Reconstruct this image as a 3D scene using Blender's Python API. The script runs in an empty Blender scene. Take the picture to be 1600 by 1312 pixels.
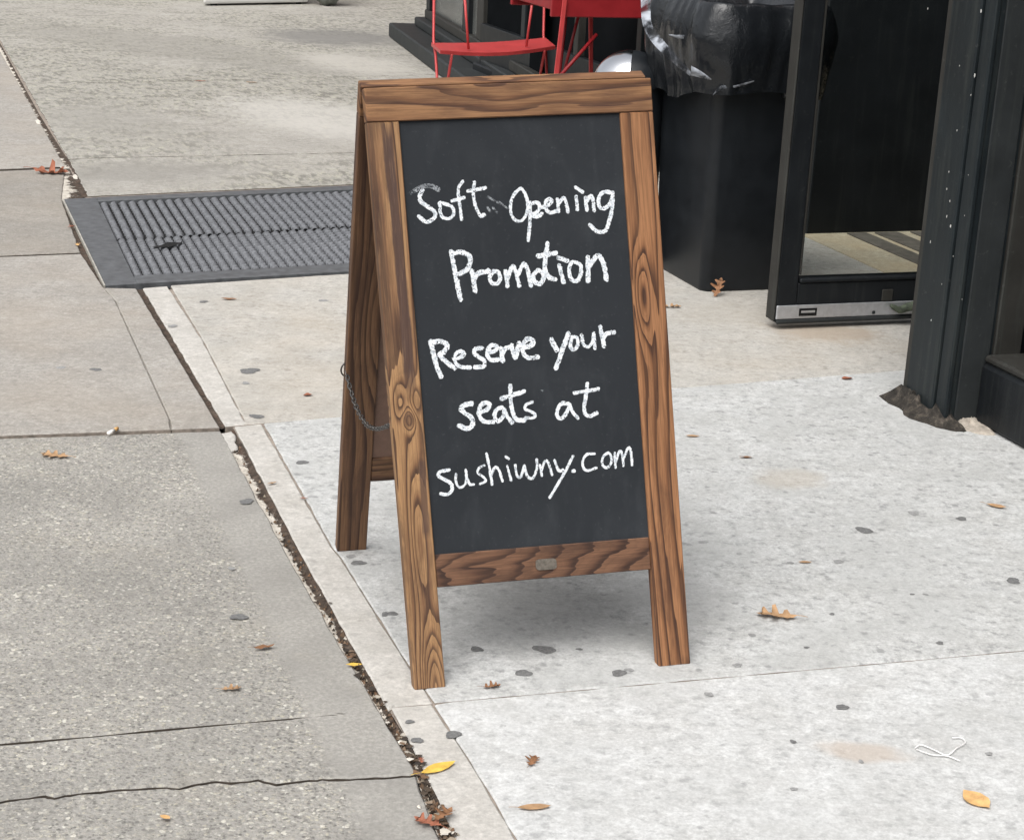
import bpy, bmesh, math, random
import numpy as np
from mathutils import Vector, Matrix, noise as mnoise
from mathutils.geometry import delaunay_2d_cdt
random.seed(7); rng = np.random.default_rng(7)
scene = bpy.context.scene
COL = scene.collection
R = math.radians

# ------------------------------------------------------------------ camera
FPX, PITCH, ROLL, CAMH, PPX, PPY = 2875.3, 0.32978, 0.04713, 1.38035, -5.755, 76.51
IW, IH = 1600.0, 1312.0
cam_d = bpy.data.cameras.new('camera'); cam = bpy.data.objects.new('camera', cam_d); COL.objects.link(cam)
scene.camera = cam
cF = Vector((0, math.cos(PITCH), -math.sin(PITCH))); cR0 = Vector((1, 0, 0)); cU0 = cR0.cross(cF)
cR = cR0*math.cos(ROLL) + cU0*math.sin(ROLL); cU = -cR0*math.sin(ROLL) + cU0*math.cos(ROLL)
CP = Vector((0, 0, CAMH))
cam.matrix_world = Matrix(((cR.x, cU.x, -cF.x, CP.x), (cR.y, cU.y, -cF.y, CP.y), (cR.z, cU.z, -cF.z, CP.z), (0, 0, 0, 1)))
cam_d.sensor_width = 36.0; cam_d.sensor_fit = 'HORIZONTAL'; cam_d.lens = FPX/IW*36.0
cam_d.shift_x = -PPX/IW; cam_d.shift_y = PPY/IW
cam_d.clip_start = 0.05; cam_d.clip_end = 3000

# ------------------------------------------------------------------ world, sun, exposure (bright overcast day)
SUN_EL, SUN_AZ = R(58), R(205)      # azimuth measured from +Y clockwise: light from behind the viewer, a little left
world = bpy.data.worlds.new('World'); scene.world = world; world.use_nodes = True
wn, wl = world.node_tree.nodes, world.node_tree.links
sky = wn.new('ShaderNodeTexSky'); sky.sky_type = 'NISHITA'; sky.sun_disc = False
sky.sun_elevation = SUN_EL; sky.sun_rotation = SUN_AZ; sky.air_density = 1.0; sky.dust_density = 6.0; sky.ozone_density = 1.0
hsv = wn.new('ShaderNodeHueSaturation'); hsv.inputs['Saturation'].default_value = 0.22     # cloud cover greys the sky
wl.new(sky.outputs[0], hsv.inputs['Color']); wl.new(hsv.outputs[0], wn['Background'].inputs['Color'])
wn['Background'].inputs['Strength'].default_value = 0.13
sd = bpy.data.lights.new('sun', 'SUN'); sun = bpy.data.objects.new('sun', sd); COL.objects.link(sun)
sd.energy = 0.85; sd.angle = R(60); sd.color = (1.0, 0.985, 0.965)
sdir = Vector((math.sin(SUN_AZ)*math.cos(SUN_EL), math.cos(SUN_AZ)*math.cos(SUN_EL), math.sin(SUN_EL)))
sun.rotation_euler = sdir.to_track_quat('Z', 'Y').to_euler(); sun.location = sdir*30
scene.view_settings.view_transform = 'Standard'; scene.view_settings.look = 'None'
scene.view_settings.exposure = 0.66; scene.view_settings.gamma = 1.0; scene.view_settings.use_curve_mapping = False
scene.render.engine = 'CYCLES'

# ------------------------------------------------------------------ helpers: survey of the place (image point -> place in metres)
def ray(u, v):
    return cF + cR*((u-IW/2-PPX)/FPX) - cU*((v-IH/2-PPY)/FPX)
def G(u, v, z=0.0):
    d = ray(u, v); return CP + d*((z-CP.z)/d.z)
def AtY(u, v, y):
    d = ray(u, v); return CP + d*((y-CP.y)/d.y)
def on_plane(u, v, p0, n):
    d = ray(u, v); return CP + d*((p0-CP).dot(n)/d.dot(n))
def smoothpoly(pts, n=6):
    """Catmull-Rom through 2-D/3-D points"""
    P = [np.array(q, float) for q in pts]
    if len(P) < 3: return P
    closed = np.linalg.norm(P[0]-P[-1]) < 1e-6
    out = []
    for i in range(len(P)-1):
        p1, p2 = P[i], P[i+1]
        p0 = P[i-1] if i > 0 else (P[-2] if closed else 2*p1-p2)
        p3 = P[i+2] if i+2 < len(P) else (P[1] if closed else 2*p2-p1)
        for k in range(n):
            t = k/n
            out.append(0.5*((2*p1)+(-p0+p2)*t+(2*p0-5*p1+4*p2-p3)*t*t+(-p0+3*p1-3*p2+p3)*t**3))
    out.append(P[-1]); return out

def tag(o, label=None, cat=None, group=None, kind=None):
    if label: o['label'] = label
    if cat: o['category'] = cat
    if group: o['group'] = group
    if kind: o['kind'] = kind
    return o
def mesh_obj(name, verts, faces, mat, parent=None, smooth=False):
    me = bpy.data.meshes.new(name); me.from_pydata([tuple(v) for v in verts], [], [tuple(f) for f in faces])
    if smooth: me.polygons.foreach_set('use_smooth', [True]*len(me.polygons))
    me.materials.append(mat); me.update()
    o = bpy.data.objects.new(name, me); COL.objects.link(o)
    if parent: o.parent = parent
    return o
def bm_obj(name, bm, mat, parent=None, smooth=False):
    bmesh.ops.recalc_face_normals(bm, faces=bm.faces)
    me = bpy.data.meshes.new(name); bm.to_mesh(me); bm.free()
    if smooth: me.polygons.foreach_set('use_smooth', [True]*len(me.polygons))
    me.materials.append(mat)
    o = bpy.data.objects.new(name, me); COL.objects.link(o)
    if parent: o.parent = parent
    return o
def empty(name, loc=(0, 0, 0), rz=0):
    o = bpy.data.objects.new(name, None); COL.objects.link(o); o.location = loc; o.rotation_euler = (0, 0, rz)
    o.empty_display_size = 0.1; return o
def hexa(bm, c8):
    """box from 8 corners: bottom ring of four then top ring of four"""
    v = [bm.verts.new(c) for c in c8]
    for f in ((3, 2, 1, 0), (4, 5, 6, 7), (0, 1, 5, 4), (1, 2, 6, 5), (2, 3, 7, 6), (3, 0, 4, 7)):
        bm.faces.new([v[i] for i in f])
    return v
def bevel(bm, w, seg=1):
    bmesh.ops.bevel(bm, geom=list(bm.edges), offset=w, segments=seg, affect='EDGES', profile=0.5)
def tube(pts, rad, n=8, closed=False):
    P = [Vector(p) for p in pts]; V = []; F = []
    m = len(P); up = Vector((0.13, 0.31, 0.94)).normalized(); prev = None
    for i, p in enumerate(P):
        a = P[(i-1) % m] if (closed or i > 0) else p; b = P[(i+1) % m] if (closed or i < m-1) else p
        t = (b-a).normalized()
        s = (prev - t*prev.dot(t)) if prev is not None else t.cross(up)
        if s.length < 1e-6: s = t.orthogonal()
        s.normalize(); prev = s; w = t.cross(s)
        r = rad[i] if isinstance(rad, (list, tuple)) else rad
        for k in range(n):
            a2 = 2*math.pi*k/n; V.append(p + s*(r*math.cos(a2)) + w*(r*math.sin(a2)))
    for i in range(m if closed else m-1):
        j = (i+1) % m
        for k in range(n):
            k2 = (k+1) % n; F.append((i*n+k, i*n+k2, j*n+k2, j*n+k))
    if not closed:
        F.append(tuple(range(n-1, -1, -1))); F.append(tuple((m-1)*n+k for k in range(n)))
    return V, F

# ------------------------------------------------------------------ node helpers
class NT:
    def __init__(s, name):
        s.m = bpy.data.materials.new(name); s.m.use_nodes = True
        s.t = s.m.node_tree; s.n = s.t.nodes; s.l = s.t.links; s.b = s.n['Principled BSDF']; s.out = s.n['Material Output']
    def set(s, sock, v):
        if hasattr(v, 'default_value') or isinstance(v, bpy.types.NodeSocket): s.l.new(v, sock)
        else:
            if isinstance(v, (tuple, list)) and len(v) == 3 and sock.type == 'RGBA': v = (*v, 1)
            sock.default_value = v
    def math(s, op, a, b=0.0, c=None, clamp=False):
        n = s.n.new('ShaderNodeMath'); n.operation = op; n.use_clamp = clamp
        s.set(n.inputs[0], a); s.set(n.inputs[1], b)
        if c is not None: s.set(n.inputs[2], c)
        return n.outputs[0]
    def mix(s, f, a, b, blend='MIX'):
        n = s.n.new('ShaderNodeMix'); n.data_type = 'RGBA'; n.blend_type = blend
        s.set(n.inputs[0], f); s.set(n.inputs[6], a); s.set(n.inputs[7], b); return n.outputs[2]
    def coord(s, which='Object'):
        return s.n.new('ShaderNodeTexCoord').outputs[which]
    def mapping(s, vec, scale=(1, 1, 1), loc=(0, 0, 0), rot=(0, 0, 0)):
        n = s.n.new('ShaderNodeMapping'); s.l.new(vec, n.inputs[0])
        n.inputs['Scale'].default_value = scale; n.inputs['Location'].default_value = loc; n.inputs['Rotation'].default_value = rot
        return n.outputs[0]
    def noise(s, vec, scale, detail=4, rough=0.55, dist=0.0):
        n = s.n.new('ShaderNodeTexNoise'); s.l.new(vec, n.inputs['Vector'])
        n.inputs['Scale'].default_value = scale; n.inputs['Detail'].default_value = detail
        n.inputs['Roughness'].default_value = rough; n.inputs['Distortion'].default_value = dist
        return n.outputs['Fac']
    def voronoi(s, vec, scale, feature='F1', rand=1.0):
        n = s.n.new('ShaderNodeTexVoronoi'); n.feature = feature; s.l.new(vec, n.inputs['Vector'])
        n.inputs['Scale'].default_value = scale; n.inputs['Randomness'].default_value = rand; return n
    def ramp(s, fac, stops, interp='LINEAR'):
        n = s.n.new('ShaderNodeValToRGB'); s.l.new(fac, n.inputs[0]); cr = n.color_ramp; cr.interpolation = interp
        while len(cr.elements) < len(stops): cr.elements.new(0.5)
        for e, (p, c) in zip(cr.elements, stops):
            e.position = p; e.color = (c, c, c, 1) if not isinstance(c, (tuple, list)) else (*c[:3], 1)
        return n.outputs[0]
    def bump(s, h, strength=0.3, dist=0.01, prev=None):
        n = s.n.new('ShaderNodeBump'); s.l.new(h, n.inputs['Height'])
        n.inputs['Strength'].default_value = strength; n.inputs['Distance'].default_value = dist
        if prev is not None: s.l.new(prev, n.inputs['Normal'])
        return n.outputs[0]
    def done(s, color, rough=0.8, normal=None, metal=0.0, spec=0.4):
        s.set(s.b.inputs['Base Color'], color); s.set(s.b.inputs['Roughness'], rough); s.set(s.b.inputs['Metallic'], metal)
        s.set(s.b.inputs['Specular IOR Level'], spec)
        if normal is not None: s.l.new(normal, s.b.inputs['Normal'])
        return s.m
    def ellipse(s, vec, c, e, width, soft=0.6):
        """0..1 mask: a soft patch (stain, painted shade) from centre c along end e (metres on the ground), uneven rim"""
        d = Vector((e[0]-c[0], e[1]-c[1])); L = d.length; a = math.atan2(d.y, d.x)
        n = s.n.new('ShaderNodeMapping'); n.vector_type = 'TEXTURE'; s.l.new(vec, n.inputs[0])
        n.inputs['Location'].default_value = (c[0], c[1], 0); n.inputs['Rotation'].default_value = (0, 0, a)
        n.inputs['Scale'].default_value = (L, width, 1)
        ln = s.n.new('ShaderNodeVectorMath'); ln.operation = 'LENGTH'; s.l.new(n.outputs[0], ln.inputs[0])
        nz = s.noise(vec, 9.0, 5, 0.6)
        r = s.math('ADD', ln.outputs['Value'], s.math('MULTIPLY', s.math('SUBTRACT', nz, 0.5), 1.1))
        mr = s.n.new('ShaderNodeMapRange'); mr.interpolation_type = 'SMOOTHSTEP'; s.l.new(r, mr.inputs[0])
        mr.inputs[1].default_value = 1.0; mr.inputs[2].default_value = 1.0-soft; mr.inputs[3].default_value = 0; mr.inputs[4].default_value = 1
        return mr.outputs[0]

def plain(name, col, rough=0.6, metal=0.0, var=0.25, scale=20, bumpd=0.0, spec=0.4):
    t = NT(name); v = t.coord(); n = t.noise(v, scale, 5, 0.6)
    c = t.mix(t.ramp(n, [(0.3, 0.0), (0.7, 1.0)]), tuple(x*(1-var) for x in col), tuple(min(1, x*(1+var)) for x in col))
    r = t.math('ADD', rough-0.08, t.math('MULTIPLY', n, 0.16))
    return t.done(c, r, t.bump(n, 0.4, bumpd) if bumpd else None, metal, spec)

# ------------------------------------------------------------------ ground materials
def concrete(name, base, speck=0.5, mottle=0.18, fine=0.1, stains_and_shade=(), warm=0.0, lichen=0.0):
    t = NT(name); v = t.coord()
    big = t.noise(v, 1.7, 5, 0.6); mid = t.noise(v, 9, 6, 0.65); fin = t.noise(v, 125, 4, 0.75)
    c = t.mix(t.ramp(big, [(0.3, 0.0), (0.72, 1.0)]), tuple(b*(1-mottle) for b in base), tuple(min(0.8, b*(1+mottle*0.6)) for b in base))
    c = t.mix(t.ramp(mid, [(0.35, 0.55), (0.62, 0.0)]), c, tuple(b*f for b, f in zip(base, (0.70, 0.685, 0.66))))
    c = t.mix(t.math('MULTIPLY', t.ramp(fin, [(0.40, 1.0), (0.56, 0.0)]), fine*3), c, tuple(b*0.45 for b in base))
    c = t.mix(t.math('MULTIPLY', t.ramp(fin, [(0.56, 0.0), (0.66, 1.0)]), fine*2.5), c, tuple(min(0.85, b*1.35) for b in base))
    wear = t.noise(v, 15, 5, 0.74); wear2 = t.noise(v, 38, 4, 0.74)
    c = t.mix(t.math('MULTIPLY', t.ramp(wear, [(0.33, 1.0), (0.46, 0.0)]), min(1, speck*0.75)), c, tuple(b*0.60 for b in base))
    c = t.mix(t.math('MULTIPLY', t.ramp(wear2, [(0.34, 1.0), (0.46, 0.0)]), min(1, speck*1.3)), c, tuple(b*0.48 for b in base))
    c = t.mix(t.math('MULTIPLY', t.ramp(wear2, [(0.53, 0.0), (0.64, 1.0)]), 0.4), c, tuple(min(0.82, b*1.25) for b in base))
    soft = t.noise(v, 4.2, 6, 0.66, 0.4)
    c = t.mix(t.math('MULTIPLY', t.ramp(soft, [(0.40, 0.7), (0.54, 0.0)]), min(1, speck*1.1)), c, tuple(b*f for b, f in zip(base, (0.72, 0.72, 0.71))))
    # worn dark flecks, clustered
    vo = t.voronoi(v, 34); vo2 = t.voronoi(v, 75)
    dn = t.math('ADD', vo.outputs['Distance'], t.math('MULTIPLY', t.math('SUBTRACT', t.noise(v, 48, 4, 0.7), 0.5), 1.0))
    clus = t.ramp(t.noise(v, 3.2, 4, 0.6), [(0.36, 0.0), (0.66, 1.0)])
    fl = t.math('MULTIPLY', t.ramp(t.math('SUBTRACT', dn, t.math('MULTIPLY', clus, 0.24)), [(0.0, 1.0), (0.19, 0.0)]), t.ramp(t.noise(v, 21, 2), [(0.44, 0.0), (0.54, 1.0)]))
    c = t.mix(t.math('MULTIPLY', fl, t.math('MULTIPLY', t.noise(v, 17, 2), speck*1.9)), c, tuple(b*0.40 for b in base))
    dn2 = t.math('ADD', vo2.outputs['Distance'], t.math('MULTIPLY', t.math('SUBTRACT', t.noise(v, 130, 3, 0.7), 0.5), 0.5))
    fl2 = t.math('MULTIPLY', t.math('LESS_THAN', dn2, t.math('MULTIPLY_ADD', clus, 0.18, 0.02)), 1.0)
    c = t.mix(t.math('MULTIPLY', fl2, speck*0.7), c, tuple(b*0.5 for b in base))
    if warm: c = t.mix(t.math('MULTIPLY', t.ramp(t.noise(v, 2.6, 4), [(0.4, 0), (0.7, 1)]), warm), c, (base[0]*0.92, base[1]*0.80, base[2]*0.66))
    if lichen:
        lm = t.ramp(t.noise(t.mapping(v, (1, 1, 1), (3.3, 1.2, 0)), 0.75, 5, 0.62), [(0.36, 0.0), (0.56, 0.85)])
        lm = t.math('MAXIMUM', lm, t.math('MULTIPLY', t.ellipse(v, xy(290, 140), xy(490, 120), 3.2, 0.8), 0.9))
        vr = t.mapping(t.mapping(v, rot=(0, 0, -0.34)), (1, 0.36, 1)); sp = t.math('ADD', t.math('MULTIPLY', t.noise(vr, 30, 4, 0.7), 0.7), t.math('MULTIPLY', t.noise(v, 5, 3, 0.6), 0.3))
        c = t.mix(t.math('MULTIPLY', t.math('MULTIPLY', t.ramp(sp, [(0.44, 1.0), (0.51, 0.0)]), lm), lichen), c, (0.105, 0.10, 0.09))
        c = t.mix(t.math('MULTIPLY', t.math('MULTIPLY', t.ramp(t.noise(t.mapping(vr, (1, 1, 1), (5, 2, 0)), 34, 4, 0.7), [(0.53, 0.0), (0.61, 1.0)]), lm), lichen*0.75), c, (0.50, 0.48, 0.385))
        c = t.mix(t.math('MULTIPLY', lm, lichen*0.38), c, (base[0]*0.66, base[1]*0.67, base[2]*0.62))
    for (cc, ee, w, col, st) in stains_and_shade:
        c = t.mix(t.math('MULTIPLY', t.ellipse(v, cc, ee, w), st), c, col)
    nb = t.bump(mid, 0.35, 0.006); nb = t.bump(fin, 0.35, 0.0016, nb)
    return t.done(c, 0.88, nb, 0, 0.25)

def aggregate(name, base, seamA, seamB):
    t = NT(name); v = t.coord()
    vo = t.voronoi(v, 150); vb = t.voronoi(v, 95)
    sep = t.n.new('ShaderNodeSeparateColor'); t.l.new(vo.outputs['Color'], sep.inputs[0])
    peb = t.ramp(sep.outputs[0], [(0.0, (0.10, 0.097, 0.09)), (0.25, (0.19, 0.18, 0.165)), (0.5, (0.30, 0.285, 0.25)), (0.72, (0.36, 0.34, 0.30)), (0.9, (0.45, 0.42, 0.33)), (1.0, (0.66, 0.64, 0.58))])
    cement = t.mix(t.ramp(t.noise(v, 2.2, 5), [(0.35, 0), (0.7, 1)]), tuple(b*0.80 for b in base), tuple(b*1.12 for b in base))
    vd = t.n.new('ShaderNodeVectorMath'); vd.operation = 'ADD'; t.l.new(v, vd.inputs[0])
    nzc = t.n.new('ShaderNodeTexNoise'); t.l.new(v, nzc.inputs['Vector']); nzc.inputs['Scale'].default_value = 120; nzc.inputs['Detail'].default_value = 3
    vs = t.n.new('ShaderNodeVectorMath'); vs.operation = 'SCALE'; t.l.new(nzc.outputs['Color'], vs.inputs[0]); vs.inputs['Scale'].default_value = 0.010
    t.l.new(vs.outputs[0], vd.inputs[1])
    t.l.new(vd.outputs[0], vo.inputs['Vector']); t.l.new(vd.outputs[0], vb.inputs['Vector'])
    vb.inputs['Scale'].default_value = 82
    edge = t.ramp(vo.outputs['Distance'], [(0.30, 1.0), (0.62, 0.0)])
    c = t.mix(t.math('MULTIPLY', edge, 0.85), cement, peb)
    g1 = t.noise(v, 62, 7, 0.86); g2 = t.noise(v, 95, 6, 0.85)
    c = t.mix(t.math('MULTIPLY', t.ramp(g1, [(0.38, 1.0), (0.48, 0.0)]), 0.8), c, (0.115, 0.11, 0.10))
    c = t.mix(t.math('MULTIPLY', t.ramp(g2, [(0.54, 0.0), (0.62, 1.0)]), 0.75), c, (0.50, 0.48, 0.42))
    sep2 = t.n.new('ShaderNodeSeparateColor'); t.l.new(vb.outputs['Color'], sep2.inputs[0])
    big = t.math('MULTIPLY', t.math('GREATER_THAN', sep2.outputs[1], 0.955), t.math('LESS_THAN', vb.outputs['Distance'], 0.36))
    c = t.mix(t.math('MULTIPLY', big, 0.8), c, (0.60, 0.57, 0.50))
    # trowelled smooth margin beside the long joint
    d = Vector((seamB[0]-seamA[0], seamB[1]-seamA[1])).normalized(); nx, ny = -d.y, d.x
    if nx > 0: nx, ny = -nx, -ny
    sx = t.n.new('ShaderNodeSeparateXYZ'); t.l.new(v, sx.inputs[0])
    dist = t.math('ADD', t.math('MULTIPLY', t.math('SUBTRACT', sx.outputs[0], seamA[0]), nx), t.math('MULTIPLY', t.math('SUBTRACT', sx.outputs[1], seamA[1]), ny))
    dd = t.math('ADD', dist, t.math('MULTIPLY', t.math('SUBTRACT', t.noise(v, 14, 5, 0.7), 0.5), 0.07))
    mr = t.n.new('ShaderNodeMapRange'); mr.interpolation_type = 'SMOOTHSTEP'; t.l.new(dd, mr.inputs[0])
    mr.inputs[1].default_value = 0.085; mr.inputs[2].default_value = 0.125; mr.inputs[3].default_value = 1; mr.inputs[4].default_value = 0
    fin = t.noise(v, 130, 4, 0.7)
    sm = t.mix(t.ramp(fin, [(0.4, 0.0), (0.62, 1.0)]), tuple(b*0.84 for b in base), tuple(b*1.14 for b in base))
    mm = t.math('MULTIPLY', mr.outputs[0], 0.85)
    c = t.mix(mm, c, sm)
    c = t.mix(t.ramp(t.noise(v, 5.0, 5, 0.6), [(0.35, 0.45), (0.6, 0.0)]), c, tuple(b*0.66 for b in base))
    c = t.mix(t.math('MULTIPLY', t.ramp(t.noise(v, 3.3, 4, 0.6), [(0.58, 0.0), (0.75, 1.0)]), 0.25), c, (0.28, 0.25, 0.19))
    h = t.math('MULTIPLY', t.math('SUBTRACT', 1.0, vo.outputs['Distance']), t.math('SUBTRACT', 1.0, mm))
    nb = t.bump(h, 0.5, 0.003); nb = t.bump(fin, 0.3, 0.001, nb)
    return t.done(c, 0.85, nb, 0, 0.3)

def xy(u, v): p = G(u, v); return (p.x, p.y)
LIGHT = (0.545, 0.55, 0.54)
M = {}
M['dirt'] = plain('joint_dirt', (0.030, 0.024, 0.019), 0.95, 0, 0.5, 60, 0.006)
M['sidedirt'] = plain('dirt_caked_slab_edge', (0.062, 0.050, 0.040), 0.95, 0, 0.4, 50)
M['edgegrey'] = plain('stained_slab_edge', (0.25, 0.215, 0.18), 0.95, 0, 0.4, 50)
M['under'] = plain('tooled_joint_concrete', (0.27, 0.23, 0.195), 0.95, 0, 0.3, 40)
M['light'] = concrete('light_concrete', LIGHT, 0.60, 0.10, 0.12, stains_and_shade=[
    (xy(1240, 748), xy(1310, 745), 0.09, (0.40, 0.35, 0.28), 0.45), (xy(850, 965), xy(1000, 935), 0.22, (0.33, 0.335, 0.33), 0.45),  # tan stain, then a grey patch painting the shade under the sign
    (xy(1060, 930), xy(1130, 900), 0.16, (0.36, 0.36, 0.355), 0.35)])  # shade to the right of the sign, painted in grey
M['bright'] = concrete('bright_concrete', (0.59, 0.595, 0.588), 0.46, 0.07, 0.11, stains_and_shade=[
    (xy(1350, 1175), xy(1440, 1185), 0.045, (0.46, 0.38, 0.31), 0.55)])
M['beige'] = concrete('beige_concrete', (0.485, 0.468, 0.432), 0.42, 0.12, 0.09, warm=0.3, stains_and_shade=[
    (xy(1290, 520), xy(1400, 530), 0.16, (0.36, 0.29, 0.22), 0.6), (xy(1130, 490), xy(1230, 500), 0.25, (0.38, 0.35, 0.30), 0.4)])
M['margin'] = concrete('trowelled_margin_concrete', (0.54, 0.52, 0.485), 0.30, 0.10, 0.09)
M['worn'] = concrete('worn_weathered_concrete', (0.415, 0.397, 0.362), 0.40, 0.16, 0.12, lichen=0.95, stains_and_shade=[
    (xy(520, 58), xy(660, 60), 0.75, (0.17, 0.165, 0.155), 0.75), (xy(190, 270), xy(420, 262), 0.3, (0.22, 0.21, 0.19), 0.5), (xy(500, 185), xy(640, 178), 1.1, (0.52, 0.50, 0.465), 0.6),
    (xy(240, 70), xy(360, 62), 2.2, (0.23, 0.22, 0.195), 0.42), (xy(170, 190), xy(290, 185), 0.7, (0.25, 0.24, 0.215), 0.4), (xy(560, 100), xy(650, 98), 0.8, (0.50, 0.475, 0.43), 0.5)])
M['grey'] = concrete('grey_concrete', (0.385, 0.365, 0.335), 0.35, 0.12, 0.12, warm=0.25)
M['greydark'] = concrete('dull_grey_concrete', (0.33, 0.31, 0.28), 0.35, 0.15, 0.14, warm=0.2)
M['agg'] = aggregate('exposed_aggregate_concrete', (0.325, 0.313, 0.288), xy(345, 674), xy(695, 1325))
M['mortar'] = plain('broken_white_mortar', (0.62, 0.58, 0.51), 0.95, 0, 0.2, 70, 0.004)
M['gum'] = plain('trodden_gum', (0.15, 0.15, 0.148), 0.9, 0, 0.35, 200)
M['gum2'] = plain('worn_grey_gum', (0.27, 0.27, 0.265), 0.9, 0, 0.3, 200)

# ------------------------------------------------------------------ pavement
def inset_ring(P, d):
    n = len(P); out = []
    area = sum(P[i][0]*P[(i+1) % n][1]-P[(i+1) % n][0]*P[i][1] for i in range(n))
    sgn = 1 if area > 0 else -1
    for i in range(n):
        a, b, c = np.array(P[i-1][:2]), np.array(P[i][:2]), np.array(P[(i+1) % n][:2])
        e1 = b-a; e2 = c-b; e1 = e1/(np.linalg.norm(e1)+1e-9); e2 = e2/(np.linalg.norm(e2)+1e-9)
        n1 = np.array((-e1[1], e1[0]))*sgn; n2 = np.array((-e2[1], e2[0]))*sgn
        m = n1+n2; L = np.linalg.norm(m)
        if L < 0.25: out.append(b + n1*d); continue
        m /= L; out.append(b + m*d/max(0.45, m.dot(n1)))
    return out
def slab(name, px, mat, parent, z=0.0, gap=0.002, jit=0.0012, depth=0.035, step=0.035, world_pts=None, side=None):
    W = [np.array(G(*q)[:2]) for q in px] if world_pts is None else [np.array(q) for q in world_pts]
    ring = []
    for i in range(len(W)):
        a, b = W[i], W[(i+1) % len(W)]; L = np.linalg.norm(b-a); k = max(1, min(220, int(L/step)))
        for j in range(k):
            q = a+(b-a)*j/k
            if j:
                n = np.array((-(b-a)[1], (b-a)[0]))/L
                q = q + n*jit*(2*mnoise.noise(Vector((q[0]*25, q[1]*25, 3.1)))+0.7*mnoise.noise(Vector((q[0]*90, q[1]*90, 7.7))))
            ring.append(q)
    r0 = inset_ring(ring, gap); r1 = inset_ring(r0, 0.003)
    bm = bmesh.new(); n = len(ring)
    top = [bm.verts.new((q[0], q[1], z)) for q in r1]; ch = [bm.verts.new((q[0], q[1], z-0.003)) for q in r0]
    bot = [bm.verts.new((q[0], q[1], z-depth)) for q in r0]
    res = delaunay_2d_cdt([Vector((q[0], q[1])) for q in r1], [(i, (i+1) % n) for i in range(n)], [], 1, 1e-7)
    vm = [top[ov[0]] if ov else bm.verts.new((c_.x, c_.y, z)) for c_, ov in zip(res[0], res[3])]
    for tri in res[2]:
        try: bm.faces.new([vm[i] for i in tri])
        except ValueError: pass
    for i in range(n):
        j = (i+1) % n
        bm.faces.new((ch[i], ch[j], top[j], top[i])); bm.faces.new((bot[i], bot[j], ch[j], ch[i])).material_index = 1
    o = bm_obj(name, bm, mat, parent); o.data.materials.append(side or M['sidedirt']); return o

ground = mesh_obj('ground', [(-400, -400, -0.026), (400, -400, -0.026), (400, 900, -0.026), (-400, 900, -0.026)], [(0, 1, 2, 3)], M['dirt'])
tag(ground, 'dark earth bedding under the pavement slabs', kind='structure')
pave = empty('pavement'); tag(pave, 'pale concrete sidewalk of slabs split by a long dirt-filled joint', kind='structure')

LE = [(345, 674), (446, 860), (537, 1017), (598, 1116), (651, 1209), (672, 1270), (697, 1330), (950, 1800)]
RE = [(364, 668), (468, 860), (559, 1021), (607, 1108), (659, 1195), (691, 1260), (720, 1325), (980, 1800)]
crack_z = [(1370, 730), (1300, 738), (1200, 742), (1130, 745), (1060, 745), (1000, 750), (910, 762), (850, 748), (760, 758), (710, 752), (650, 760), (590, 775), (550, 772), (430, 778), (330, 785), (230, 795), (180, 806), (150, 800), (70, 808), (0, 820)]
crack = [(x/2.105, 860+y/2.105) for x, y in crack_z]
def fine(pts, k, a):          # break a line into short irregular steps
    out = []
    for i in range(len(pts)-1):
        for j in range(k):
            t_ = j/k; x, y = pts[i][0]+(pts[i+1][0]-pts[i][0])*t_, pts[i][1]+(pts[i+1][1]-pts[i][1])*t_
            out.append((x, y+(a*mnoise.noise(Vector((x*0.09, 3.3, 0)))+0.6*a*mnoise.noise(Vector((x*0.31, 8.3, 0))) if i or j else 0)))
    return out+[pts[-1]]
crack = fine(crack, 3, 1.3)
def cw(x, s): return 1.15+1.1*mnoise.noise(Vector((x*0.035, s, 0)))+0.7*mnoise.noise(Vector((x*0.17, s, 2)))
J1 = [(380, 663), (540, 650), (1055, 606), (1400, 579), (1750, 552)]
J2 = [(610, 1102), (700, 1095), (1600, 1015), (2000, 980)]
ML1 = [(266, 446), (318, 533), (381, 655), (387, 662)]
ML2 = [(411, 661), (519, 855), (532, 870), (632, 1029), (668, 1083), (676, 1097)]
ML3 = [(676, 1097), (731, 1183), (760, 1230), (815, 1325), (1090, 1800)]
def lerp2(a, b, t): return (a[0]+(b[0]-a[0])*t, a[1]+(b[1]-a[1])*t)
# left side of the long joint
slab('slab', [(-134, -150), (-5, 70), (102, 259), (-700, 291), (-1500, -150)], M['grey'], pave, -0.002)
slab('slab', [(103, 263), (98, 300), (97, 312), (126, 394), (-700, 426), (-700, 295)], M['greydark'], pave, 0.0)
slab('joint_bed', [(127, 399), (163, 452), (212, 453), (341, 665), (0, 678), (-700, 702), (-700, 431)], M['greydark'], pave, -0.005, 0.004, 0.001, 0.02)
slab('slab', [(127, 397), (161, 448), (180, 470), (265, 655), (267, 670), (0, 680), (-700, 704), (-700, 429)], M['grey'], pave, 0.001, 0.0003, side=M['edgegrey'])
slab('slab_margin', [(162, 450), (213, 451), (343, 667), (268, 670), (266, 655), (181, 470)], M['grey'], pave, 0.0008, 0.0003, side=M['edgegrey'])
slab('slab', [(-900, 716), (0, 684.5), (345, 672.5)] + LE[1:4] + [(648, 1201)] + [(x, y-max(0.5, cw(x, 1.0))) for x, y in crack] + [(-900, 1300),
     (-900, 1242), (0, 1162.3), (140, 1149.6), (300, 1135), (420, 1124.6), (520, 1115.0), (540, 1112.4), (520, 1113.0), (420, 1121.6), (300, 1131.6), (140, 1147), (0, 1158.2), (-900, 1236)], M['agg'], pave, -0.001, 0.0003, 0.002)
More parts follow.
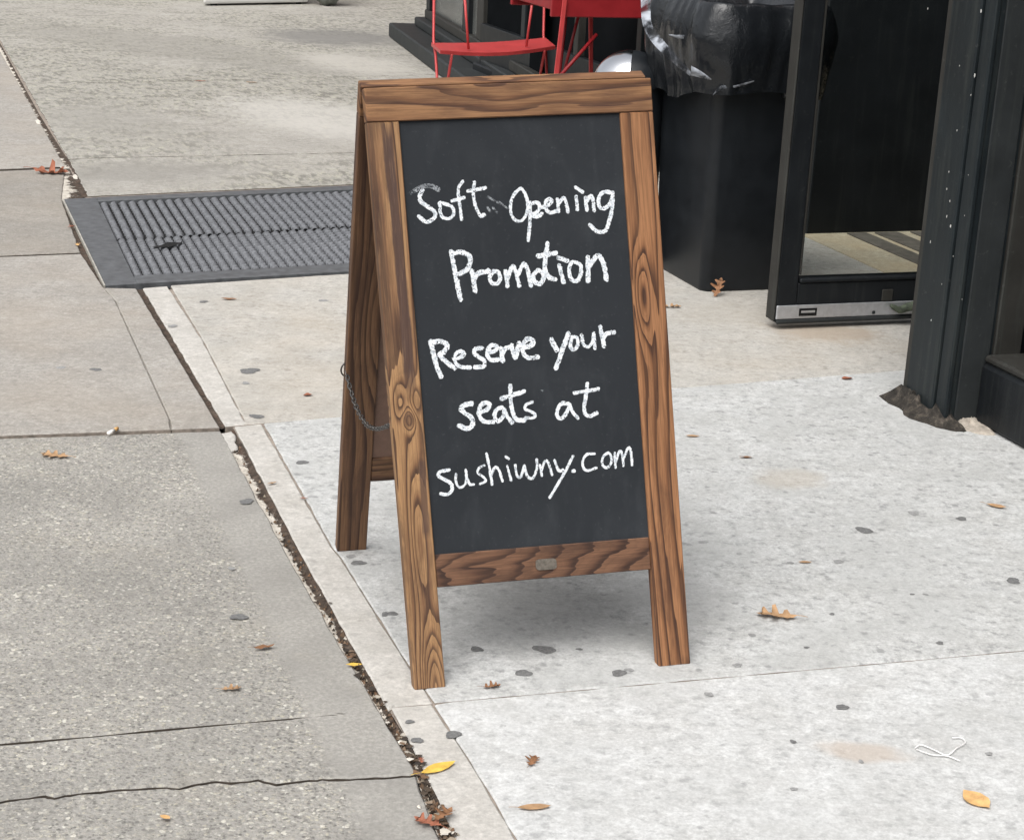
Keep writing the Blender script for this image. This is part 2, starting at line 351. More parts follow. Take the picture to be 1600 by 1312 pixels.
slab('slab', [(x, y+max(0.5, cw(x, 6.0))) for x, y in crack[::-1]] + [(652, 1213)] + LE[5:] + [(-1500, 1800), (-900, 1304)], M['agg'], pave, -0.003, 0.0003, 0.002)
# right side
slab('joint_bed', [(134, 309), (850, 277), (1650, 238), (1500, -149), (-124, -149), (6, 76)], M['under'], pave, -0.006, 0.0, 0.001, 0.004)
under = slab('joint_bed', [(226, 452), (905, 404), (850, 277), (1650, 238), (2300, 1000), (985, 1800)] + RE[-2::-1], M['under'], pave, -0.0045, 0.004, 0.001, 0.02)
slab('slab_margin', [(223, 450), (262, 447)] + ML1[1:] + [(352, 665)], M['margin'], pave, 0.0, 0.0005, 0.0018, side=M['edgegrey'])
slab('slab', [(266, 446), (905, 404), (850, 277), (1650, 238), (2300, 500)] + J1[::-1] + ML1[2:0:-1], M['beige'], pave, 0.0005, 0.0014, side=M['edgegrey'])
slab('slab_margin', [(366, 666), (409, 662)] + ML2[1:] + [(618, 1102)] + RE[3:0:-1], M['margin'], pave, 0.0, 0.0003, 0.0012, side=M['edgegrey'])
slab('slab', [(411, 661)] + J1[1:] + [(2300, 950)] + J2[:0:-1] + [(678, 1097)] + ML2[-2:0:-1], M['light'], pave, 0.0006, 0.0020, side=M['edgegrey'])
slab('slab_margin', [(611, 1104), (675, 1099)] + ML3[1:] + RE[:3:-1], M['margin'], pave, 0.0, 0.0004, 0.0012, side=M['edgegrey'])
slab('slab', [(677, 1099)] + J2[1:] + [(2600, 1500), (1500, 1800)] + ML3[:0:-1], M['bright'], pave, 0.0, 0.0020, side=M['edgegrey'])
slab('slab', [(134, 307), (550, 288), (850, 275), (1650, 236), (1600, 198), (550, 238.4), (150, 246.6), (104, 249)], M['worn'], pave, 0.0, 0.011, 0.004)
slab('slab', [(104, 249), (150, 246.6), (550, 238.4), (1600, 198), (1550, 94), (550, 120), (240, 128), (37, 131)], M['worn'], pave, 0.0, 0.011, 0.004)
slab('slab', [(37, 131), (240, 128), (550, 120), (1550, 94), (1500, -150), (-126, -150), (4, 74)], M['worn'], pave, 0.0, 0.011, 0.004)
# old filling of the long joint: crumbled white mortar over brown dirt
t = NT('crumbled_joint_filling'); v = t.coord(); uvn = t.n.new('ShaderNodeUVMap'); uvn.uv_map = 'joint'
sx = t.n.new('ShaderNodeSeparateXYZ'); t.l.new(uvn.outputs[0], sx.inputs[0])
m1 = t.noise(v, 11, 6, 0.72); m2 = t.noise(v, 60, 5, 0.75)
side = t.math('MULTIPLY_ADD', sx.outputs[0], -0.34, 0.17)
mf = t.math('ADD', t.math('ADD', t.math('MULTIPLY', m1, 0.8), t.math('MULTIPLY', m2, 0.2)), t.math('MULTIPLY_ADD', sx.outputs[1], -0.028, 0.02))
mf = t.math('ADD', mf, side)
mo = t.ramp(mf, [(0.505, 0.0), (0.545, 1.0)])
dc_ = t.ramp(m2, [(0.3, (0.02, 0.016, 0.014)), (0.5, (0.06, 0.046, 0.036)), (0.7, (0.15, 0.115, 0.09))])
dc_ = t.mix(t.ramp(t.noise(v, 24, 4), [(0.5, 0), (0.65, 0.6)]), dc_, (0.095, 0.062, 0.045))
wc_ = t.mix(t.ramp(m2, [(0.35, 0), (0.65, 1)]), (0.44, 0.40, 0.34), (0.66, 0.62, 0.55))
M['filling'] = t.done(t.mix(mo, dc_, wc_), 0.95, t.bump(t.math('ADD', mo, m2), 0.6, 0.006), 0, 0.2)
def joint_strip(l, r, z0, amp, seg=46, na=9, name='joint_filling', uv0=0):
    V = []; F = []; UV = []
    for i in range(len(l)-1):
        for k in range(seg):
            t_ = k/seg; a = G(*lerp2(l[i], l[i+1], t_)); b = G(*lerp2(r[i], r[i+1], t_))
            for j in range(na):
                p = a.lerp(b, -0.05+1.10*j/(na-1)); n = mnoise.noise(Vector((p.x*30, p.y*30, 0)))+0.6*mnoise.noise(Vector((p.x*110, p.y*110, 5)))
                V.append((p.x, p.y, z0+amp*n-0.004*math.sin(math.pi*j/(na-1)))); UV.append((j/(na-1), uv0+i+t_))
    m = len(V)//na
    for i in range(m-1):
        for j in range(na-1): F.append((i*na+j, i*na+j+1, (i+1)*na+j+1, (i+1)*na+j))
    o = mesh_obj(name, V, F, M['filling'], pave, True); ul = o.data.uv_layers.new(name='joint')
    for lp in o.data.loops: ul.data[lp.index].uv = UV[lp.vertex_index]
joint_strip(LE, RE, -0.0040, 0.0022)
joint_strip([(212, 449), (344, 669)], [(225, 448), (354, 668)], -0.0045, 0.0015, 60, 5, uv0=9)
joint_strip([(96, 311), (125, 394), (161, 449)], [(103, 311), (142, 394), (168, 447)], -0.006, 0.002, 40, 5, uv0=8)
joint_strip([(-134, -150), (-6, 70), (48, 180), (76, 238), (96, 262), (97, 313)], [(-122, -150), (3, 74), (62, 180), (98, 238), (120, 268), (138, 306)], -0.003, 0.0015, 60, uv0=-3.5)
def shard(px, z, mat=M['mortar'], name='mortar_fragment', jit=0.0035):
    return slab(name, px, mat, pave, z, 0.0, jit, 0.01, 0.008)
shard([(346, 676), (362, 672), (372, 700), (362, 704)], -0.001, M['margin'])
for (u, v, s) in [(627, 1158, 6), (655, 1258, 4), (708, 1298, 5), (118, 276, 5), (60, 190, 5)]:
    shard([(u-s, v-s*.3), (u-s*.1, v-s*.7), (u+s*.8, v-s*.1), (u+s*.6, v+s*.7), (u-s*.5, v+s*.5)], 0.001, M['mortar'], 'mortar_chip', 0.002)
# grit lying in the joint
gv, gf = [], []
for i in range(700):
    k = random.random()**0.8*6.0; a = int(k); t = k-a
    l = lerp2(LE[a], LE[a+1], t); r = lerp2(RE[a], RE[a+1], t); q = lerp2(l, r, random.uniform(0.05, 0.95)); p = G(*q)
    s = random.uniform(0.0010, 0.0038); b = len(gv); z = -0.006
    for dx, dy, dz in ((-1, -1, 0), (1, -.7, 0), (.6, 1, 0), (-.8, .8, 0), (0.1, 0, 1.0)):
        gv.append((p.x+dx*s*random.uniform(.5, 1.2), p.y+dy*s*random.uniform(.5, 1.2), z+dz*s*1.6))
    gf += [(b, b+1, b+4), (b+1, b+2, b+4), (b+2, b+3, b+4), (b+3, b, b+4)]
for i in range(90):
    k = 1.5+4.4*random.random()**0.7; a = int(k); t = k-a; l = lerp2(LE[a], LE[a+1], t); r = lerp2(RE[a], RE[a+1], t); q = lerp2(l, r, random.uniform(-0.1, 1.15)); p = G(*q)
    s = random.uniform(0.003, 0.009); b = len(gv); an = random.uniform(0, 6.3)
    for j in range(5):
        gv.append((p.x+s*random.uniform(.5, 1.2)*math.cos(an+j*1.257), p.y+s*random.uniform(.5, 1.2)*math.sin(an+j*1.257), 0.0005+random.uniform(0, 0.6)*s))
    gf.append(tuple(range(b, b+5)))
t = NT('joint_grit_mix'); gi = t.n.new('ShaderNodeNewGeometry').outputs['Random Per Island']
M['grit'] = t.done(t.ramp(gi, [(0, (0.03, 0.024, 0.02)), (0.45, (0.09, 0.065, 0.045)), (0.75, (0.16, 0.09, 0.05)), (0.9, (0.3, 0.26, 0.2)), (1, (0.6, 0.56, 0.5))]), 0.95)
tag(mesh_obj('joint_grit', gv, gf, M['grit'], pave), kind='stuff')
# trodden gum
def blob(u, v, wpx, hpx=None, z=0.0016, name='gum_spot'):
    c = G(u, v); sx = 0.9*wpx/2*(c-CP).length/FPX; sy = sx*random.uniform(0.8, 1.15) if hpx is None else abs(G(u, v-hpx/2).y-G(u, v+hpx/2).y)/2
    n = 18; V = [(c.x, c.y, z+0.0003)]; ph = random.uniform(0, 6)
    for k in range(n):
        a = 2*math.pi*k/n; r = 1+0.15*math.sin(2*a+ph)+0.10*math.sin(3*a+2*ph)+0.06*math.sin(5*a+ph)+random.uniform(-.07, .07)
        V.append((c.x+sx*r*math.cos(a), c.y+sy*r*math.sin(a), z))
    mesh_obj(name, V, [(0, 1+k, 1+(k+1) % n) for k in range(n)], M['gum' if wpx > 19 or random.random() < 0.35 else 'gum2'], pave, True)
for g in [(1350, 829, 30, 9), (1427, 803, 18, 6), (1502, 811, 20), (818, 1052, 27, 11), (967, 1052, 24, 11), (983, 1047, 16, 5), (390, 580, 34, 9), (401, 651, 27, 6), (384, 599, 14), (472, 723, 20), (385, 784, 24, 8),
          (373, 964, 28, 10), (362, 889, 12), (1583, 908, 24, 9), (613, 959, 18), (602, 960, 12, 8), (1152, 1040, 18), (1175, 993, 14, 5), (1239, 1159, 12), (1316, 1105, 20), (1240, 1233, 13, 5), (1030, 520, 14), (640, 1128, 14),
          (708, 1148, 24, 13), (652, 1157, 20, 9), (318, 472, 14), (505, 470, 16), (223, 440, 10), (1300, 960, 10), (1446, 929, 9), (1425, 929, 8), (1468, 1005, 14), (745, 1015, 26, 8), (850, 1015, 40, 12), (1108, 1085, 15), (1545, 1178, 13, 5), (1345, 1190, 10),
          (95, 575, 18, 4), (150, 578, 20, 5), (270, 510, 16, 4), (1260, 1012, 10), (905, 1015, 12), (1235, 880, 12), (1310, 878, 18), (560, 880, 24, 8), (548, 870, 16)]:
    blob(*g)

# ------------------------------------------------------------------ cellar grating let into the pavement
M['iron'] = plain('worn_grey_iron', (0.095, 0.10, 0.105), 0.55, 0.0, 0.35, 30, 0.001)
M['ribbed'] = plain('ribbed_grey_tread', (0.14, 0.145, 0.155), 0.6, 0.0, 0.35, 60, 0.001)
M['ironedge'] = plain('iron_edge_painted_light', (0.45, 0.43, 0.38), 0.5, 0.3, 0.3, 40)  # pale colour paints the light along the cover's edge
M['black'] = plain('black_void', (0.004, 0.004, 0.004), 0.9)
g00, g10 = G(100, 312), G(850, 277); g01, g11 = G(165, 447), G(905, 404)
def GU(a, b, z=0.0):
    p = (g00*(1-a)+g10*a)*(1-b) + (g01*(1-a)+g11*a)*b; return Vector((p.x, p.y, z))
gr = empty('cellar_grating', GU(0.5, 0.5)); gro = Vector(gr.location)
tag(gr, 'grey ribbed iron hatch cover set in the sidewalk behind the sign', 'hatch cover')
def quadbox(name, cs, z0, z1, mat, parent, org, bw=0.0015):
    bm = bmesh.new(); hexa(bm, [Vector((c.x, c.y, z0))-org for c in cs]+[Vector((c.x, c.y, z1))-org for c in cs]); bevel(bm, bw); return bm_obj(name, bm, mat, parent)
A0, A1, B0, B1 = 0.060, 0.985, 0.055, 0.925
quadbox('frame_plate', [GU(0, 0), GU(A0, 0), GU(A0, 1), GU(0, 1)], -0.02, 0.0025, M['iron'], gr, gro)
quadbox('frame_plate', [GU(A1, 0), GU(1, 0), GU(1, 1), GU(A1, 1)], -0.02, 0.0025, M['iron'], gr, gro)
quadbox('frame_bar', [GU(A0, 0), GU(A1, 0), GU(A1, B0), GU(A0, B0)], -0.02, 0.003, M['iron'], gr, gro)
quadbox('frame_bar', [GU(A0, B1), GU(A1, B1), GU(A1, 1), GU(A0, 1)], -0.02, 0.003, M['iron'], gr, gro)
quadbox('bed_plate', [GU(A0, B0), GU(A1, B0), GU(A1, B1), GU(A0, B1)], -0.022, -0.0112, M['black'], gr, gro)
quadbox('edge_strip', [GU(-0.0035, 0), GU(-0.0005, 0), GU(-0.0005, 1), GU(-0.0035, 1)], -0.02, 0.004, M['ironedge'], gr, gro, 0.0005)
NB = 50; wa = (A1-A0)/NB
xv = (GU(A0+wa, 0.5)-GU(A0, 0.5)); 
def bar_mesh(b0, b1):
    o = GU(A0, b0); d = GU(A0, b1)-o; n = 15; V = []; F = []
    for i in range(n*2+1):
        t = i/(n*2); ridge = 0.005 if i % 2 else -0.003
        sk = xv*(0.16 if i % 2 else -0.06)
        for f, h in ((0.14, -0.012), (0.19, ridge-0.005), (0.38, ridge), (0.58, ridge), (0.76, ridge-0.005), (0.82, -0.012)):
            p = o + d*t + xv*f - gro + sk*math.sin(math.pi*f); V.append((p.x, p.y, h))
    for i in range(n*2):
        for k in range(5): F.append((i*6+k, i*6+k+1, (i+1)*6+k+1, (i+1)*6+k))
    return V, F
Bm = (B0+B1)/2+0.03
for rowi, (b0, b1) in enumerate(((B0+0.006, Bm-0.006), (Bm+0.006, B1-0.006))):
    V, F = bar_mesh(b0, b1)
    first = mesh_obj('tread_bar', V, F, M['ribbed'], gr)
    for k in range(1, NB):
        c = first.copy(); COL.objects.link(c); c.parent = gr
        q = GU(A0+wa*k, (b0+b1)/2)-GU(A0, (b0+b1)/2); c.location = (q.x, q.y, random.uniform(-.001, .001))
sl = [G(u, v, 0.0062) for u, v in [(236, 386), (252, 383), (262, 378), (282, 379), (285, 376), (284, 380), (268, 385), (250, 387)]]
mesh_obj('lifting_slot', [tuple(p-gro) for p in sl], [tuple(range(len(sl)))], M['black'], gr)  # flat black sheet painted as the dark of an open slot

# ------------------------------------------------------------------ chalk sign board (folding A-frame)
def wood(name, F=22.0, A=1.6, bumps=(), pale=(0.40, 0.235, 0.115), mid=(0.235, 0.118, 0.058), dark=(0.045, 0.023, 0.017), burn=0.35, seed=0.0, stretch=1.3, wav=9.0, drift=0.0, sharp=0.80, veins=()):
    t = NT(name)
    uvn = t.n.new('ShaderNodeUVMap'); uvn.uv_map = 'grain'; uv = uvn.outputs[0]
    s = t.n.new('ShaderNodeSeparateXYZ'); t.l.new(uv, s.inputs[0]); u, v = s.outputs[0], s.outputs[1]
    off = t.mapping(uv, (1, 1, 1), (seed*3.17, seed*1.31, seed))
    n1 = t.noise(t.mapping(off, (wav, stretch, 1)), 1.0, 2, 0.45, 0.3)
    n2 = t.noise(t.mapping(off, (60, 5, 1)), 1.0, 3, 0.5)
    f = t.math('ADD', t.math('MULTIPLY', u, F), t.math('MULTIPLY', n1, A))
    f = t.math('ADD', f, t.math('MULTIPLY', n2, 0.18)); n3 = t.noise(t.mapping(off, (120, 0.8, 1), (2, 9, 0)), 1.0, 1, 0.5)
    f = t.math('ADD', f, t.math('MULTIPLY', v, drift)); f = t.math('ADD', f, t.math('MULTIPLY', n3, 0.55))
    kn = None
    for (u0, v0, su, sv, amp) in bumps:
        dx = t.math('DIVIDE', t.math('SUBTRACT', u, u0), su); dy = t.math('DIVIDE', t.math('SUBTRACT', v, v0), sv)
        r2 = t.math('ADD', t.math('MULTIPLY', dx, dx), t.math('MULTIPLY', dy, dy))
        e = t.math('EXPONENT', t.math('MULTIPLY', r2, -1.0)); f = t.math('ADD', f, t.math('MULTIPLY', e, amp))
        if amp < -2.0:
            k = t.ramp(r2, [(0.25, 1.0), (0.75, 0.0)]); kn = k if kn is None else t.math('MAXIMUM', kn, k)
    fr = t.math('FRACT', f)
    ring = t.ramp(fr, [(0.0, 0.02), (0.42, 0.06), (0.66, 0.30), (sharp+0.03, 0.80), (0.93, 1.0), (0.975, 0.95), (1.0, 0.03)])
    c = t.ramp(ring, [(0.0, tuple(min(1, x*1.12) for x in pale)), (0.34, mid), (0.85, dark), (1.0, tuple(x*0.8 for x in dark))])
    c = t.mix(0.04, c, mid)
    f2 = t.math('FRACT', t.math('ADD', t.math('MULTIPLY', f, 2.7), t.math('MULTIPLY', n2, 1.3)))
    c = t.mix(t.math('MULTIPLY', t.ramp(f2, [(0.0, 0.0), (0.6, 0.15), (0.93, 1.0), (1.0, 0.0)]), 0.22), c, tuple((a_+b_)/2 for a_, b_ in zip(mid, dark)))
    lt = t.noise(t.mapping(off, (30, 2.2, 1), (7, 3, 0)), 1.0, 4, 0.6)
    c = t.mix(t.ramp(lt, [(0.5, 0.0), (0.72, 0.55)]), c, tuple(min(1, x*1.18) for x in pale))
    c = t.mix(t.ramp(lt, [(0.28, 0.5), (0.47, 0.0)]), c, tuple(x*0.62 for x in mid))
    jg = t.math('SUBTRACT', t.noise(t.mapping(off, (55, 16, 1)), 1.0, 4, 0.6), 0.5)
    for (ua, va, ub, vb_, hw, st) in veins:
        tt = t.math('DIVIDE', t.math('SUBTRACT', v, va), vb_-va)
        cu = t.math('ADD', t.math('MULTIPLY_ADD', tt, ub-ua, ua), t.math('MULTIPLY', t.math('SUBTRACT', n1, 0.5), 0.035))
        dd = t.math('ABSOLUTE', t.math('SUBTRACT', u, cu)); dd = t.math('ADD', t.math('DIVIDE', dd, hw), t.math('MULTIPLY', jg, 0.7))
        env = t.math('MULTIPLY', t.ramp(tt, [(0.0, 0.0), (0.06, 1.0), (0.9, 1.0), (1.0, 0.0)]), 1.0)
        mk = t.math('MULTIPLY', t.ramp(dd, [(0.70, 1.0), (0.98, 0.0)]), env)
        c = t.mix(t.math('MULTIPLY', mk, st), c, (0.072, 0.043, 0.036))
    b = t.ramp(t.noise(t.mapping(off, (14, 3.5, 1)), 1.0, 4, 0.6), [(0.42, 0.0), (0.68, 1.0)])
    c = t.mix(t.math('MULTIPLY', b, burn), c, tuple(x*1.6 for x in dark))
    if kn is not None: c = t.mix(t.math('MULTIPLY', kn, 0.72), c, tuple(x*1.5 for x in dark))
    sc_ = t.noise(t.mapping(off, (26, 5, 1), (11, 5, 0)), 1.0, 5, 0.7, 0.4)
    c = t.mix(t.ramp(sc_, [(0.50, 0.0), (0.66, 0.55)]), c, tuple(x*1.25 for x in dark))
    gr_ = t.noise(t.mapping(off, (420, 14, 1)), 1.0, 3, 0.6)
    c = t.mix(t.ramp(gr_, [(0.34, 0.5), (0.58, 0.0)]), c, tuple(x*0.55 for x in mid))
    c = t.mix(t.ramp(gr_, [(0.55, 0.0), (0.72, 0.25)]), c, tuple(min(1, x*1.35) for x in pale))
    nb = t.bump(t.math('SUBTRACT', 1.0, ring), 0.25, 0.0015); nb = t.bump(gr_, 0.2, 0.0006, nb)
    return t.done(c, t.math('ADD', 0.50, t.math('MULTIPLY', gr_, 0.2)), nb, 0, 0.35)

# the four front feet and top corners, surveyed; the panel leans until its top is as wide as its foot
fbl, fbr = G(648, 1078), G(1079, 1037)
rdir = (fbr-fbl).normalized(); SW = (fbr-fbl).length
nrm0 = Vector((rdir.y, -rdir.x, 0))            # towards the viewer
best = None
for k in range(400):
    th = 0.10+k*0.001
    pn = nrm0*math.cos(th)+Vector((0, 0, 1))*math.sin(th)
    tl = on_plane(569, 138, fbl, pn); tr = on_plane(1017, 122, fbl, pn); e = abs((tr-tl).length-SW)
    if best is None or e < best[0]: best = (e, th, tl, tr, pn)
_, LEAN, ftl, ftr, FN = best
print('SIGN width', SW, 'lean', LEAN, 'len', (ftl-fbl).length, (ftr-fbr).length, 'top z', ftl.z, ftr.z)
SL = (ftl-fbl).length
TH = 0.021
class Panel:
    """quad patch in metres: a across from the left, b down from the top, d outwards"""
    def __init__(s, tl, tr, bl, br, n): s.tl, s.tr, s.bl, s.br, s.n = tl, tr, bl, br, n
    def P(s, a, b, d=0.0):
        x, y = a/SW, b/SL
        return (s.tl*(1-x)+s.tr*x)*(1-y)+(s.bl*(1-x)+s.br*x)*y + s.n*d
    def inv(s, u, v, d=0.0):
        q = on_plane(u, v, s.tl+s.n*d, s.n); ex = (s.tr-s.tl+s.br-s.bl)*0.5; ey = (s.bl-s.tl+s.br-s.tr)*0.5
        x, y = 0.5, 0.5
        for _ in range(12):
            e = q-(s.P(x*SW, y*SL, d)); x += e.dot(ex)/ex.length_squared; y += e.dot(ey)/ey.length_squared
        return x*SW, y*SL
front = Panel(ftl, ftr, fbl, fbr, FN)
hz = Vector((0, 0, 1)); bth = LEAN
bbl = G(527, 862); gapv = nrm0*(-0.0245)
btl = ftl+gapv; btr = ftr+gapv; bbr = bbl+(fbr-fbl)
BN = ((btr-btl).cross(bbl-btl)).normalized()
if BN.dot(nrm0) < 0: BN = -BN                 # towards the viewer: the inner face of the rear panel
back = Panel(btl, btr, bbl, bbr, BN)
sign = empty('chalkboard_sign', (fbl+fbr+bbl+bbr)/4); so = Vector(sign.location)
tag(sign, 'folding wooden A-frame chalkboard sign with white handwriting standing on the sidewalk', 'sign')
def plank(name, pan, a0, a1, b0, b1, d0, d1, mat, parent, along='b', bw=0.0016, seedoff=(0, 0), nseg=1):
    bm = bmesh.new(); ul = bm.loops.layers.uv.new('grain')
    cs = [(a0, b0), (a1, b0), (a1, b1), (a0, b1)]
    hexa(bm, [pan.P(a, b, d0)-so for a, b in cs]+[pan.P(a, b, d1)-so for a, b in cs])
    for f in bm.faces:
        for lp in f.loops:
            i = None; p = lp.vert.co
            dmin = 1e9
            for di in (d0, d1):
                for (a, b) in cs:
                    e = (pan.P(a, b, di)-so-p).length
                    if e < dmin: dmin = e; i = (a, b, di)
            a, b, di = i
            if along == 'b': lp[ul].uv = (a-a0+(d1-di)*0.9+seedoff[0], b-b0+seedoff[1])
            else: lp[ul].uv = (b-b0+(d1-di)*0.9+seedoff[0], a-a0+seedoff[1])
    bevel(bm, bw)
    return bm_obj(name, bm, mat, parent)
W_ = 0.0605
# inner corners of the frame read off the place
aL, bT = front.inv(622, 190); aR, _ = front.inv(970, 177); _, bB0 = front.inv(850, 853); _, bB1 = front.inv(850, 904)
aLb, _ = front.inv(698, 1075); aRb, _ = front.inv(1029, 1040)
print('board a', aL, aR, aLb, aRb, 'b', bT, bB0, bB1)
wl_, wr_ = (aL+aLb)/2, (aR+aRb)/2
K = front.inv(634, 598)
M['w_ls'] = wood('burnt_pine_left_stile', 36, 3.0, bumps=[(K[0]-0.013, K[1]-0.022, 0.012, 0.038, 2.1), (K[0]+0.014, K[1]-0.024, 0.011, 0.036, 2.0), (K[0]+0.001, K[1]+0.006, 0.0125, 0.018, -2.9),
        (0.036, SL-0.050, 0.021, 0.100, 5.6), (0.030, 0.70, 0.014, 0.12, 2.6), (0.028, 0.20, 0.016, 0.26, -1.5)], seed=1.0, burn=0.25, pale=(0.37, 0.215, 0.10), mid=(0.225, 0.115, 0.056), veins=[(0.034, 0.0, 0.036, 0.46, 0.0105, 1.0), (0.045, 0.56, 0.040, 0.70, 0.007, 0.8)])
M['w_rs'] = wood('burnt_pine_right_stile', 50, 3.2, bumps=[(0.018, 0.31, 0.015, 0.070, 3.3), (0.03, 0.62, 0.03, 0.2, 0.8)], seed=2.6, burn=0.18, pale=(0.335, 0.162, 0.074), mid=(0.225, 0.100, 0.045), dark=(0.038, 0.018, 0.013))
M['w_tr'] = wood('burnt_pine_top_rail', 34, 3.6, bumps=[(0.012, 0.22, 0.02, 0.14, -0.9)], seed=4.2, burn=0.60, stretch=3.0, wav=12, pale=(0.31, 0.165, 0.076), mid=(0.21, 0.098, 0.045), dark=(0.050, 0.024, 0.016))
M['w_br'] = wood('burnt_pine_bottom_rail', 16, 3.4, bumps=[(0.02, 0.05, 0.02, 0.05, 0.8)], seed=5.9, burn=0.35, stretch=3.0, wav=16, drift=17.0, pale=(0.19, 0.098, 0.055), mid=(0.12, 0.058, 0.034), dark=(0.03, 0.016, 0.012))
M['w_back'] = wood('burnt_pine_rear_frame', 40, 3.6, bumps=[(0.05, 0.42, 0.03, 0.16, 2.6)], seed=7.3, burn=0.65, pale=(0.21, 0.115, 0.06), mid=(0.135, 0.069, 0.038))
t = NT('chalkboard_surface'); v = t.coord()
nz = t.noise(v, 3.5, 5, 0.6); fz = t.noise(v, 160, 3, 0.6); sc = t.noise(t.mapping(v, (30, 30, 4)), 1.0, 4, 0.6)
c = t.mix(t.ramp(nz, [(0.3, 0), (0.7, 1)]), (0.0185, 0.0215, 0.0255), (0.0245, 0.028, 0.0325))
c = t.mix(t.ramp(sc, [(0.55, 0.0), (0.8, 0.10)]), c, (0.12, 0.13, 0.14)); c = t.mix(t.ramp(t.noise(v, 7, 5, 0.65, 0.8), [(0.5, 0.0), (0.75, 0.06)]), c, (0.16, 0.17, 0.18)); c = t.mix(t.ramp(fz, [(0.62, 0), (0.78, 0.25)]), c, (0.10, 0.11, 0.12))
M['board'] = t.done(c, t.math('ADD', 0.55, t.math('MULTIPLY', nz, 0.2)), t.bump(fz, 0.15, 0.0005), 0, 0.22)
M['hardboard'] = plain('brown_hardboard', (0.20, 0.125, 0.095), 0.75, 0, 0.12, 60)
def chalk(name, lo, hi, cut):
    t = NT(name); v = t.coord(); n = t.noise(v, 380, 3, 0.65); n2 = t.noise(t.mapping(v, (90, 90, 150)), 1.0, 4, 0.7)
    m = t.math('ADD', t.math('MULTIPLY', n, 0.45), t.math('MULTIPLY', n2, 0.55))
    return t.done(t.mix(t.ramp(m, [(cut-0.08, 0.0), (cut+0.07, 1.0)]), lo, hi), 0.85, None, 0, 0.2)
M['chalk'] = chalk('white_chalk_marker', (0.30, 0.34, 0.38), (0.78, 0.81, 0.84), 0.45)
M['smudge'] = chalk('rubbed_grey_chalk', (0.05, 0.056, 0.064), (0.33, 0.35, 0.37), 0.50)

# stiles and rails keep the slight taper the joints show
plank('left_stile', front, 0.0, wl_, bT, SL, -TH, 0, M['w_ls'], sign)
plank('right_stile', front, wr_, SW, bT, SL, -TH, 0, M['w_rs'], sign)
plank('top_rail', front, 0.0, SW, 0.0, bT-0.0006, -TH, 0.0008, M['w_tr'], sign, 'a')
brail = plank('bottom_rail', front, wl_+0.0004, wr_-0.0004, bB0, bB1, -TH+0.003, -0.003, M['w_br'], sign, 'a')
board = plank('chalkboard', front, wl_-0.006, wr_+0.006, bT-0.006, bB0+0.004, -0.012, -0.006, M['board'], sign, bw=0.0004)
plank('left_stile', back, 0.0, W_, bT, SL, -TH, 0, M['w_back'], sign, seedoff=(0.0, 0.0))
plank('right_stile', back, SW-W_, SW, bT, SL, -TH, 0, M['w_back'], sign, seedoff=(0.3, 0.7))
plank('top_rail', back, 0.0, SW, 0.0, bT-0.0006, -TH, 0.0006, M['w_tr'], sign, 'a', seedoff=(0.5, 1.7))
plank('bottom_rail', back, W_+0.0004, SW-W_-0.0004, bB0, bB1, -TH+0.003, -0.002, M['w_back'], sign, 'a', seedoff=(0.2, 2.0))
plank('backing_board', back, W_-0.004, SW-W_+0.004, bT-0.004, bB0+0.004, -0.014, -0.006, M['hardboard'], sign, bw=0.0004)
# little dull nameplate on the bottom rail
pc = front.inv(853, 881, -0.003); V = []; 
for k in range(24):
    a = 2*math.pi*k/24; ca, sa = math.cos(a), math.sin(a)
    V.append(front.P(pc[0]+0.019*math.copysign(abs(ca)**0.4, ca), pc[1]+0.0095*math.copysign(abs(sa)**0.4, sa), -0.0008)-so)
n = len(V); V2 = [v_-FN*0.0022 for v_ in V]
M['plate'] = plain('dull_metal_plate', (0.17, 0.15, 0.125), 0.5, 0.4, 0.35, 150)
mesh_obj('nameplate', V+V2, [tuple(range(n-1, -1, -1))]+[(k, (k+1) % n, n+(k+1) % n, n+k) for k in range(n)], M['plate'], brail)

# ---- handwriting, traced stroke by stroke onto the board
c1 = lambda q: (620+q[0]/4, 260+q[1]/4)
c2 = lambda q: (640+q[0]/4, 480+q[1]/4)
T = []      # (crop, width px in crop, [strokes])
def L(cr, w, *strokes): T.append((cr, w, strokes))
L(c1, 22, [(160, 150), (143, 185), (152, 222), (190, 250), (232, 280), (240, 310), (215, 336), (180, 346), (140, 315)])
L(c1, 18, [(268, 228), (272, 290), (290, 322), (330, 325), (355, 295), (345, 255), (305, 236), (265, 230)])
L(c1, 18, [(410, 95), (386, 130), (384, 180), (394, 250), (405, 332)], [(345, 215), (420, 195)])
L(c1, 19, [(485, 100), (478, 160), (485, 220), (505, 280), (525, 312), (545, 300)], [(445, 155), (555, 135)])
L(c1, 17, [(768, 140), (730, 180), (712, 230), (712, 290), (738, 335), (775, 340), (805, 310), (817, 260), (812, 200), (790, 152), (768, 140)])
L(c1, 20, [(832, 225), (832, 320), (822, 462)], [(835, 235), (870, 226), (892, 245), (880, 280), (842, 305), (875, 316), (905, 296)])
L(c1, 20, [(905, 256), (950, 240), (968, 215), (947, 205), (930, 230), (935, 272), (960, 290), (1000, 280)])
L(c1, 20, [(1003, 205), (1012, 283)], [(1010, 232), (1040, 198), (1056, 220), (1068, 282)])
L(c1, 20, [(1120, 190), (1128, 270)], [(1118, 132), (1158, 160)])
L(c1, 21, [(1178, 195), (1188, 275)], [(1184, 222), (1212, 185), (1226, 210), (1233, 275)])
L(c1, 22, [(1345, 165), (1295, 160), (1265, 188), (1260, 228), (1274, 260), (1310, 258), (1338, 220), (1350, 165)], [(1350, 165), (1346, 250), (1328, 340), (1303, 402), (1250, 405), (1205, 365)])
